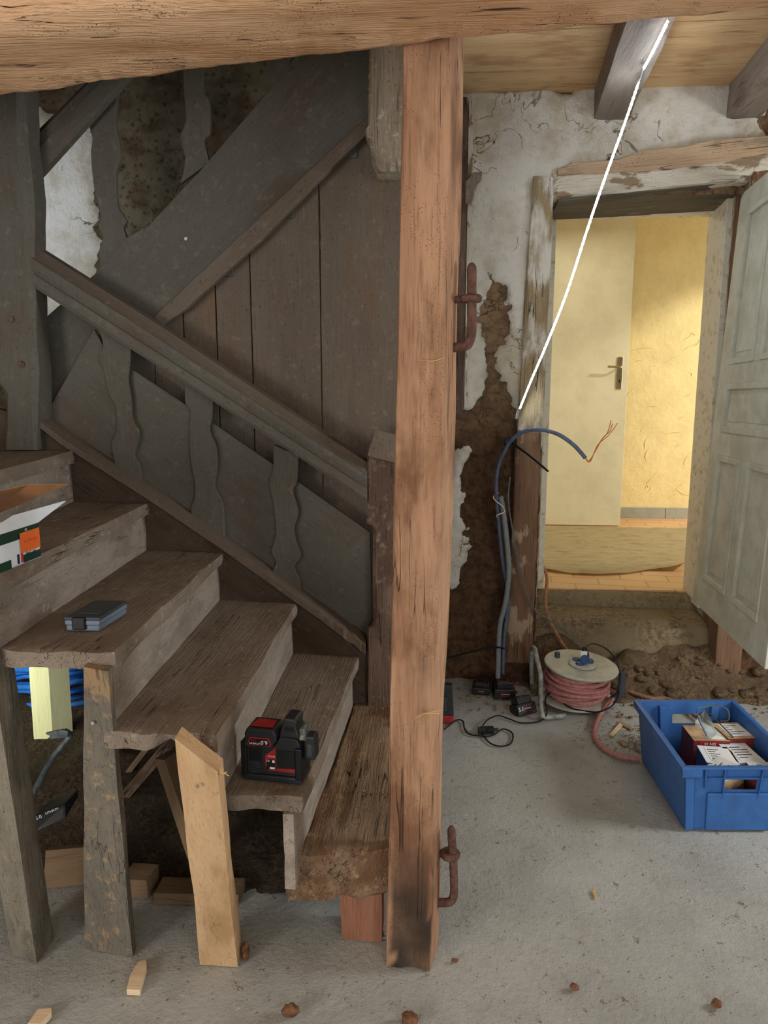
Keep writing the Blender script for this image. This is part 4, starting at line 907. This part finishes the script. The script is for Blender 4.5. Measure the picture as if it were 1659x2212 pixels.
# socket plate and plug on top
ct = V((tb.x+.004, rc.y-.012, zt+.002))
mk('socket_plate', lathe(ct, [(.06,0),(.062,.006),(.055,.010),(.02,.011)], 36, mt=tilt), 'reel', reel, smooth=True, sharp=35)
for a in (0.3, 2.3, 4.2):
    mk('socket', lathe(ct+V((cos(a)*.034, sin(a)*.030, .006)), [(.017,0),(.019,.008),(.017,.014),(.012,.014)], 20), 'navy', reel, smooth=True, sharp=35)
mk('socket_lid', lathe(ct+V((.002,-.030,.034)), [(.019,0),(.021,.003),(.019,.007)], 24, mt=Matrix.Rotation(R(78), 4, 'X') @ Matrix.Rotation(R(15), 4, 'Y')), 'navy', reel, smooth=True, sharp=35)
mk('winding_knob', lathe(V((PY(1204,1412,rc.y+.05).x, rc.y+.05, zt-.002)), [(.012,0),(.012,.032),(.010,.036)], 18), 'dgrey', reel, smooth=True, sharp=35)
fp = lambda px, py, dy: PY(px, py, rc.y+dy)
gl = [PZ(1222,1546,.012), PZ(1180,1549,.013), PZ(1170,1540,.03), PZ(1168,1500,.075), fp(1168,1460,-.12), fp(1160,1425,-.06), fp(1155,1402,.0), fp(1149,1404,.08), fp(1148,1450,.12), fp(1150,1490,.13)]
mk('tube_frame', tube(gl, .0105, 12, 8), 'tube', reel, smooth=True)
mk('carry_grip', tube([fp(1345,1452,-.02), fp(1343,1480,-.03), fp(1338,1500,-.04), fp(1322,1512,-.05)], .0165, 12, 6), 'dgrey', reel, smooth=True)
plug = thing('plug', 'black moulded plug with a white tag pushed into the reel top', 'plug', ct+V((.012,-.0,.02)))
pc = ct+V((.010,-.004,.018))
mk('plug_body', tube([pc, pc+V((.002,0,.03)), pc+V((-.008,.006,.062))], lambda s: .018-.008*s, 12, 5), 'dblk', plug, smooth=True)
mk('plug_tag', box(pc.x-.024, pc.x+.004, pc.y-.021, pc.y-.018, pc.z+.028, pc.z+.052), 'white', plug)
# ------------------------------------------------------------------ cables and conduits
yk = 3.33
tag(mk('power_cable', tube([PY(1102,1030,3.37), PY(1098,1080,3.36), PY(1108,1150,3.36), PY(1122,1230,3.35), PY(1150,1310,3.34), PY(1195,1345,3.30), PY(1228,1368,3.24), pc+V((-.008,.006,.060))], .0042, 8, 10), 'cord', smooth=True), 'thin grey cord hanging down the wall and curving into the reel plug', 'cord')
tag(mk('brown_hose', tube([PY(1172,1222,3.88), PY(1182,1250,3.74), PY(1178,1300,3.53), PY(1190,1345,3.50), PY(1222,1400,3.42), PY(1270,1452,3.38), PZ(1330,1482,.03), PZ(1400,1507,.012), PZ(1450,1512,.012), PZ(1520,1560,.012)], .0085, 8, 10), 'brown', smooth=True), 'brown rubber cable coming over the threshold and passing behind the cable reel', 'cable')
tag(mk('pink_cable', tube([rc+V((.10,.06,.06)), PZ(1334,1500,.05), PZ(1318,1515,.035), PZ(1296,1545,.012), PZ(1284,1580,.010), PZ(1292,1605,.010), PZ(1318,1625,.010), PZ(1350,1636,.010), PZ(1384,1639,.010)], .0095, 10, 10), 'pink', smooth=True), 'loose end of pink rubber cable curving over the floor towards the blue crate', 'cable')
cg = [PY(1081,1072,3.35), PY(1088,1110,3.35), PY(1096,1180,3.34), PY(1099,1240,3.34), PY(1092,1300,3.34), PY(1080,1350,3.33), PY(1077,1400,3.32), PY(1076,1440,3.30), PY(1075,1480,3.25)]
tag(mk('grey_conduit', tube(cg, .0125, 12, 10, ribs=.008), 'cgrey', smooth=True, sharp=60), 'grey corrugated conduit standing against the wall left of the doorway post', 'conduit')
cb = [PY(1086,1470,3.34), PY(1089,1380,3.37), PY(1098,1290,3.385), PY(1088,1230,3.38), PY(1080,1160,3.37), PY(1072,1060,3.35), PY(1076,1010,3.34), PY(1090,975,3.32), PY(1104,952,3.30), PY(1130,933,3.26), PY(1165,928,3.22), PY(1205,938,3.19), PY(1240,962,3.17), PY(1265,990,3.16)]
bc = thing('blue_conduit', 'grey blue conduit rising beside the wall and arching out before the doorway with bare wires', 'conduit', cb[0])
mk('conduit', tube(cb, .0088, 12, 10, ribs=.006), 'blue', bc, smooth=True, sharp=60)
e = cb[-1]
for q in ([(1265,990),(1272,998),(1283,980),(1300,950),(1312,935),(1320,908)], [(1266,991),(1275,997),(1287,970),(1303,945),(1317,932),(1323,915)], [(1267,990),(1270,996),(1280,985),(1292,960),(1315,940),(1334,914)]):
    mk('wire', tube([PY(a, b, 3.16) for a, b in q], .0018, 6, 6), 'copper', bc, smooth=True)
wr = thing('wire_binding', 'coloured signal wires wound around the two conduits on the wall', 'wire', PY(1078,1090,3.33))
for i, (dx, mt_) in enumerate(((0, 'yel'), (.0025, 'violet'), (-.0025, 'white'))):
    mk('wire', tube([PY(1078,1064,3.34)+V((dx,0,0)), PY(1067,1072,3.325)+V((dx,0,dx)), PY(1072,1082,3.315)+V((0,0,dx)), PY(1085,1092,3.315)+V((0,0,dx)), PY(1089,1100,3.33)+V((0,0,dx)), PY(1088,1106,3.335)+V((0,0,dx)), PY(1074,1112,3.32)+V((0,0,dx)), PY(1073,1116,3.335)+V((0,0,dx))], .0016, 6, 6), mt_, wr)
tag(mk('cable_tie', tube([PY(1108,958,3.29), PY(1145,985,3.20), PY(1184,1018,3.12)], lambda s: .0065-.002*s, 8, 5), 'dblk', smooth=True), 'stiff black strap end sticking out below the arched conduit', 'strap')
tag(mk('conduit_clamp', lathe(PY(1100,955,3.32), [(.012,-.012),(.024,-.008),(.026,.008),(.014,.014)], 16, mt=Matrix.Rotation(pi/2, 4, 'X')), 'dblk', smooth=True), 'black clamp holding the arched conduit against the doorway post', 'clamp')
tag(mk('cable_tie', tube([PY(955,1424,3.30), PY(1020,1408,3.30), PY(1062,1398,3.31), PY(1090,1401,3.30)], .0045, 8, 6), 'dblk', smooth=True), 'long black zip tie stretched from the grey conduit to behind the brown post', 'zip tie')
# ------------------------------------------------------------------ led tape
def tape(P, label, per=.0175, mt_='led'):
    r = thing('led_tape', label, 'led strip', P[0]); Q = spline(P, 24); bm = bmesh.new(); rows = []
    vw = V((.5, -.85, .1)).normalized()
    for i, p in enumerate(Q):
        t_ = (Q[min(i+1, len(Q)-1)]-Q[max(0, i-1)]).normalized(); s = t_.cross(vw).normalized()*.0055; n_ = s.cross(t_).normalized()*.0008
        rows.append([bm.verts.new(p+s+n_), bm.verts.new(p-s+n_), bm.verts.new(p-s-n_), bm.verts.new(p+s-n_)])
    for a, b in zip(rows, rows[1:]):
        for k in range(4): bm.faces.new([a[k], a[(k+1) % 4], b[(k+1) % 4], b[k]])
    bm.faces.new(rows[0]); bm.faces.new(rows[-1][::-1]); mk('tape', bm, 'ledtape', r)
    acc = 0; first = None
    for a, b in zip(Q, Q[1:]):
        l = (b-a).length; acc += l
        if acc > per:
            acc -= per
            if first is None:
                bm = bmesh.new(); bmesh.ops.create_icosphere(bm, subdivisions=2, radius=.0042); 
                for v in bm.verts: v.co += b+V((-.0, -.003, -.001))
                first = mk('led_chip', bm, mt_, r); base = b.copy()
            else:
                c = first.copy(); C.objects.link(c); c.parent = r; c.location = V(first.location)+(b-base); k_ = 1.15-.5*min(1., (b-base).length/1.5); c.scale = (k_, k_, k_)
lp0, lp1 = PZ(1445,40,2.495), PZ(1389,150,2.495)
tape([lp0, lp0.lerp(lp1, .5)+V((0,0,-.004)), lp1], 'upper lit length of white led tape running along under the grey joist', .0175, 'led2')
M['wirew'] = plain('white_wire', (220,225,230), .5, .05)
l0, l1 = PZ(1380,176,2.495), PY(1122,884,3.37)
tag(mk('led_lead', tube([lp1, lp1.lerp(l0, .5)+V((0,0,-.006)), l0], .0012, 6, 4), 'wirew'), 'short white lead joining the two lengths of led tape', 'wire')
mid = l0.lerp(l1, .5)+V((0,0,-.03))
bpts = [PY(1380,176,l0.y)]
for k, (a, b) in enumerate(((1348,270),(1310,375),(1272,485),(1225,630),(1180,745),(1150,815),(1122,884))):
    s = (k+1)/7; bpts.append(PY(a, b, l0.y+(3.36-l0.y)*s**.9))
tape(bpts, 'long lit white led tape slanting down from the joist to the doorway post')
tag(mk('cord_plug', tube([PY(1121,886,3.36), PY(1117,905,3.36)], .009, 10, 2), 'clear', smooth=True), 'clear end connector hanging at the lower end of the led tape', 'connector')
# ------------------------------------------------------------------ doors
# open panelled leaf
hb, ht = PY(1497,1297,3.52), PY(1603,420,3.52); fb_ = PZ(1654,1446,hb.z); ft = V((fb_.x+(ht.x-hb.x)*.75, fb_.y-.01, ht.z+.03))
leaf = thing('panelled_door', 'old white panelled door standing open at the right edge of the view', 'door', hb)
wd = (fb_-hb); nrm = V((wd.y, -wd.x, 0)).normalized()
if nrm.x > 0: nrm = -nrm
def dp(u, v, n=0.): # u 0..1 hinge->free, v 0..1 bottom->top, n out of the face towards the camera side
    a = hb.lerp(fb_, u); b = ht.lerp(ft, u); return a.lerp(b, v)+nrm*n
def dbx(u0, u1, v0, v1, n0, n1, bm=None): return hx([dp(u, v, n) for v in (v0, v1) for n in (n0, n1) for u in (u0, u1)], bm)
mk('leaf', dbx(0, 1, 0, 1, -.034, -.008), 'doorw', leaf)
bm = bmesh.new()
US = [(0,.13),(.47,.55),(.87,1)]
for u0, u1 in ((0,.13),(.87,1)): dbx(u0, u1, 0, 1, -.008, .004, bm)
for v0, v1 in ((0,.075),(.385,.44),(.555,.60),(.95,1)): dbx(.13, .87, v0, v1, -.008, .004, bm)
for v0, v1 in ((.075,.385),(.60,.95)): dbx(.46, .54, v0, v1, -.008, .004, bm)
mk('stiles_and_rails', bm, 'doorw', leaf, bevel=.002)
for u0, u1, v0, v1 in ((.13,.46,.075,.385),(.54,.87,.075,.385),(.13,.87,.44,.555),(.13,.46,.60,.95),(.54,.87,.60,.95)):
    bm = bmesh.new(); du, dv = .03, .014
    for a in ((u0,u0+du,v0,v1),(u1-du,u1,v0,v1),(u0+du,u1-du,v0,v0+dv),(u0+du,u1-du,v1-dv,v1)): dbx(*a, -.008, .009, bm)
    pn = mk('panel_moulding', bm, 'doorw', leaf, bevel=.003)
    mk('panel', dbx(u0+du+.03, u1-du-.03, v0+dv+.012, v1-dv-.012, -.008, -.001), 'doorw', leaf, bevel=.004)
# jamb timber behind the door leaf
bm = hexa([(1.295,3.40,0),(1.42,3.40,0),(1.295,3.60,0),(1.42,3.60,0),(1.295,3.40,2.3),(1.42,3.40,2.3),(1.295,3.60,2.3),(1.42,3.60,2.3)], .03, .004, 8, .008, (0,0,1), 4)
tag(mk('door_post', bm, 'jamb', smooth=True, sharp=50), 'brown timber jamb behind the open white door right of the yellow doorway', 'post')
# flush door in the corridor
YD = 5.585
d0, d1 = PY(1337,1133,YD), PY(1377,470,YD); xr = (d0.x+d1.x)/2
fd = thing('flush_door', 'plain cream flush door with a lever handle in the yellow corridor', 'door', (xr-.4, YD, ZC))
mk('leaf', box(xr-.83, xr, YD, YD+.04, ZC+.006, 2.72), 'flush', fd, bevel=.002)
hc = PY(1339,806,YD)
hd = mk('handle_plate', box(hc.x-.022, hc.x+.018, YD-.008, YD-.0005, hc.z-.115, hc.z+.115), 'metal', fd, bevel=.004)
hl = PY(1341,793,YD-.05)
mk('lever', tube([V((hc.x,YD-.006,hl.z)), V((hc.x,YD-.045,hl.z)), V((hc.x-.02,YD-.055,hl.z)), V((hc.x-.10,YD-.055,hl.z+.004))], .0085, 10, 5), 'metal', fd, smooth=True)
mk('keyhole', box(hc.x-.006, hc.x+.002, YD-.0095, YD-.0078, hc.z-.07, hc.z-.045), 'dblk', fd)
# paper sheet on the corridor floor
bm = bmesh.new(); rows = []
for j in range(25):
    r_ = []
    for i in range(41):
        u, v = i/40, j/24; x = (.47-.3*v)+u*(.90+.95*v)
        yf = 4.20-.13*sin(pi*min(1, max(0, (u-.05)/.75))); y = yf+(5.52-yf)*v
        z = ZC+.006+(.035*(abs(u-.5)*2)**4*(1-v)**6)+.006*(NZ((x*3, y*2, 0))+.5)+.005*NZ((x*10, y*9, 0))
        r_.append(bm.verts.new((x, y, z)))
    rows.append(r_)
for a, b in zip(rows, rows[1:]):
    for i in range(40): bm.faces.new([a[i], a[i+1], b[i+1], b[i]])
bmesh.ops.solidify(bm, geom=bm.faces[:], thickness=.0015)
tag(mk('protective_paper', bm, 'paper', smooth=True, grain=(1,0,0)), 'wrinkled beige protective paper covering the tiled corridor floor', 'paper sheet')
# ------------------------------------------------------------------ blue crate
hz = .232
f0 = PZ(1475,1783); R0, R1, R2 = PZ(1480,1655,hz), PZ(1378,1514,hz), PZ(1582,1514,hz)
e1 = (R2-R1); e2 = (R1-R0); W_, D_ = e1.length, e2.length; e1.normalize(); e2.normalize()
R0 = V((R0.x, R0.y, 0))
cr = thing('storage_crate', 'blue plastic stacking crate holding cartons on the floor at the right', 'crate', R0+e1*W_/2+e2*D_/2)
def cpt(x, y, z):
    k = .022*(1-z/hz); return R0+e1*(k+x*(W_-2*k)/W_)+e2*(k+y*(D_-2*k)/D_)+V((0,0,z))
def cb_(x0, x1, y0, y1, z0, z1, bm=None): return hx([cpt(x, y, z) for z in (z0, z1) for y in (y0, y1) for x in (x0, x1)], bm)
T = .005; hA, hB, zA, zB = W_*.36, W_*.66, hz-.085, hz-.048
bm = cb_(0, W_, 0, D_, .002, .008); cb_(0, T, 0, D_, .006, hz, bm); cb_(W_-T, W_, 0, D_, .006, hz, bm)
for y0 in (0, D_-T):
    cb_(0, hA, y0, y0+T, .006, hz, bm); cb_(hB, W_, y0, y0+T, .006, hz, bm); cb_(hA, hB, y0, y0+T, .006, zA, bm); cb_(hA, hB, y0, y0+T, zB, hz, bm)
mk('crate_shell', bm, 'crate', cr)
bm = cb_(-.014, W_+.014, -.014, .003, hz-.006, hz); cb_(-.014, W_+.014, D_-.003, D_+.014, hz-.006, hz, bm); cb_(-.014, .003, 0, D_, hz-.006, hz, bm); cb_(W_-.003, W_+.014, 0, D_, hz-.006, hz, bm)
cb_(-.014, -.010, -.014, D_+.014, hz-.03, hz-.004, bm); cb_(-.014, .05, -.014, -.010, hz-.034, hz-.004, bm)
mk('crate_rim', bm, 'crate', cr, bevel=.003)
for x in (.062, hA-.006, hB+.006, W_-.035): mk('crate_rib', cb_(x-.0015, x+.0015, -.012, 0, (hz-.11 if hA-.02 < x < hB+.02 else hz-.075), hz-.005), 'crate', cr)
mk('crate_rib', cb_(hA-.055, W_-.01, -.010, 0, hz-.040, hz-.037), 'crate', cr); mk('crate_rib', cb_(0, .05, -.010, 0, hz-.040, hz-.037), 'crate', cr)
mk('corner_pillar', cb_(.0, .028, -.008, .004, .004, hz-.04), 'crate', cr, bevel=.002)
mk('front_panel', cb_(.072, W_-.05, -.010, 0, .004, zA-.008), 'crate', cr, bevel=.004)
for x in (.075, W_-.085): mk('inner_pillar', cb_(x, x+.028, D_-.022, D_-.003, .008, hz-.014), 'crate', cr, bevel=.002)
# cartons inside the crate
def carton(x, y, z, w2, d2, h2, ang, mats, label, tilt=0.):
    p = cpt(x, y, .01); p.z = z
    m = Matrix.Translation(p) @ frame((0,0,0), e1).to_3x3().to_4x4() @ Matrix.Rotation(R(ang), 4, 'Z') @ Matrix.Rotation(R(tilt), 4, 'Y')
    r = thing('carton', label, 'box', p)
    mk('carton_body', box(0, w2, 0, d2, 0, h2-.001, None, m), mats[0], r, bevel=.002); mk('carton_lid', box(0, w2, 0, d2, h2-.001, h2, None, m), mats[1], r)
    if mats[2]:
        mk('paper_label', box(w2*.18, w2*.94, d2*.14, d2*.9, h2, h2+.0008, None, m), mats[2], r)
        bm = bmesh.new(); random.seed(int(x*999))
        for k in range(5):
            yy = d2*(.24+k*.13); box(w2*.24, w2*(.4+.45*random.random()), yy, yy+d2*.035, h2+.0008, h2+.0012, bm, m)
        mk('label_print', bm, 'ink', r)
    return r, m
c1, m1 = carton(.125, .27, .012, .125, .12, .172, -3, ('cred', 'ccard', None), 'tall worn red carton at the back left of the crate, with brown top')
mk('paper_label', box(.06, .115, .01, .115, .172, .1728, None, m1), 'white', c1); mk('front_label', box(.02, .09, -.001, 0, .150, .170, None, m1), 'red', c1)
text(c1, 'DN 10', .014, m1 @ V((.056, -.0016, .160)), m1.to_3x3().to_4x4() @ Matrix.Rotation(pi/2, 4, 'X') @ Matrix.Rotation(pi, 4, 'Z'), 'white')
carton(.262, .27, .012, .10, .12, .178, 4, ('cred', 'ccard', 'white'), 'red edged carton with pale lid at the back right of the crate, under the glasses')
carton(.118, .125, .012, .105, .12, .160, -8, ('cblu', 'boxw', 'white'), 'slate blue carton with a white label, in front of the tall red carton')
carton(.235, .12, .012, .095, .135, .160, 3, ('ccard', 'boxw', 'white'), 'carton with white top standing in the middle row of the crate')
carton(.155, .03, .09, .10, .085, .065, 32, ('ccard', 'boxw', 'white'), 'small carton lying askew on top near the front rim of the crate', -18)
carton(.258, .012, .012, .10, .10, .165, -4, ('cred', 'boxw', 'white'), 'red edged carton with white label at the front right of the crate')
# safety glasses on the cartons
gp = cpt(.215, .33, .01); gp.z = .190
gl_ = thing('safety_glasses', 'clear safety glasses with dark arms lying on the cartons in the crate', 'glasses', gp)
def gq(x, y, z): return gp+e1*x+e2*y+V((0,0,z))
bm = bmesh.new(); rows = []
for i in range(17):
    a = -1.25+2.5*i/16; x = .0+.045*sin(a)*.9; z = .075-.072*(1-cos(a))*1.15
    rows.append([bm.verts.new(gq(-.02-.030*cos(a)+.03, .058*sin(a), z)), bm.verts.new(gq(-.055-.022*cos(a)+.03, .055*sin(a), z-.034))])
for a, b in zip(rows, rows[1:]): bm.faces.new([a[0], b[0], b[1], a[1]])
bmesh.ops.solidify(bm, geom=bm.faces[:], thickness=.002)
mk('lens', bm, 'clear', gl_, smooth=True)
mk('arm', tube([gq(-.04,.05,.03), gq(0,.04,.055), gq(.03,.0,.03), gq(.06,-.05,.002)], .0025, 6, 6), 'dgrey', gl_, smooth=True); mk('arm', tube([gq(-.01,.05,.07), gq(.04,.05,.075), gq(.07,.035,.066), gq(.075,.03,.03), gq(.05,.04,.02)], .0025, 6, 6), 'cord', gl_, smooth=True)
mk('brow_bar', tube([gq(-.035,-.055,.01), gq(-.05,-.02,.05), gq(-.045,.02,.075), gq(-.01,.05,.07)], .003, 6, 6), 'conduit', gl_, smooth=True)
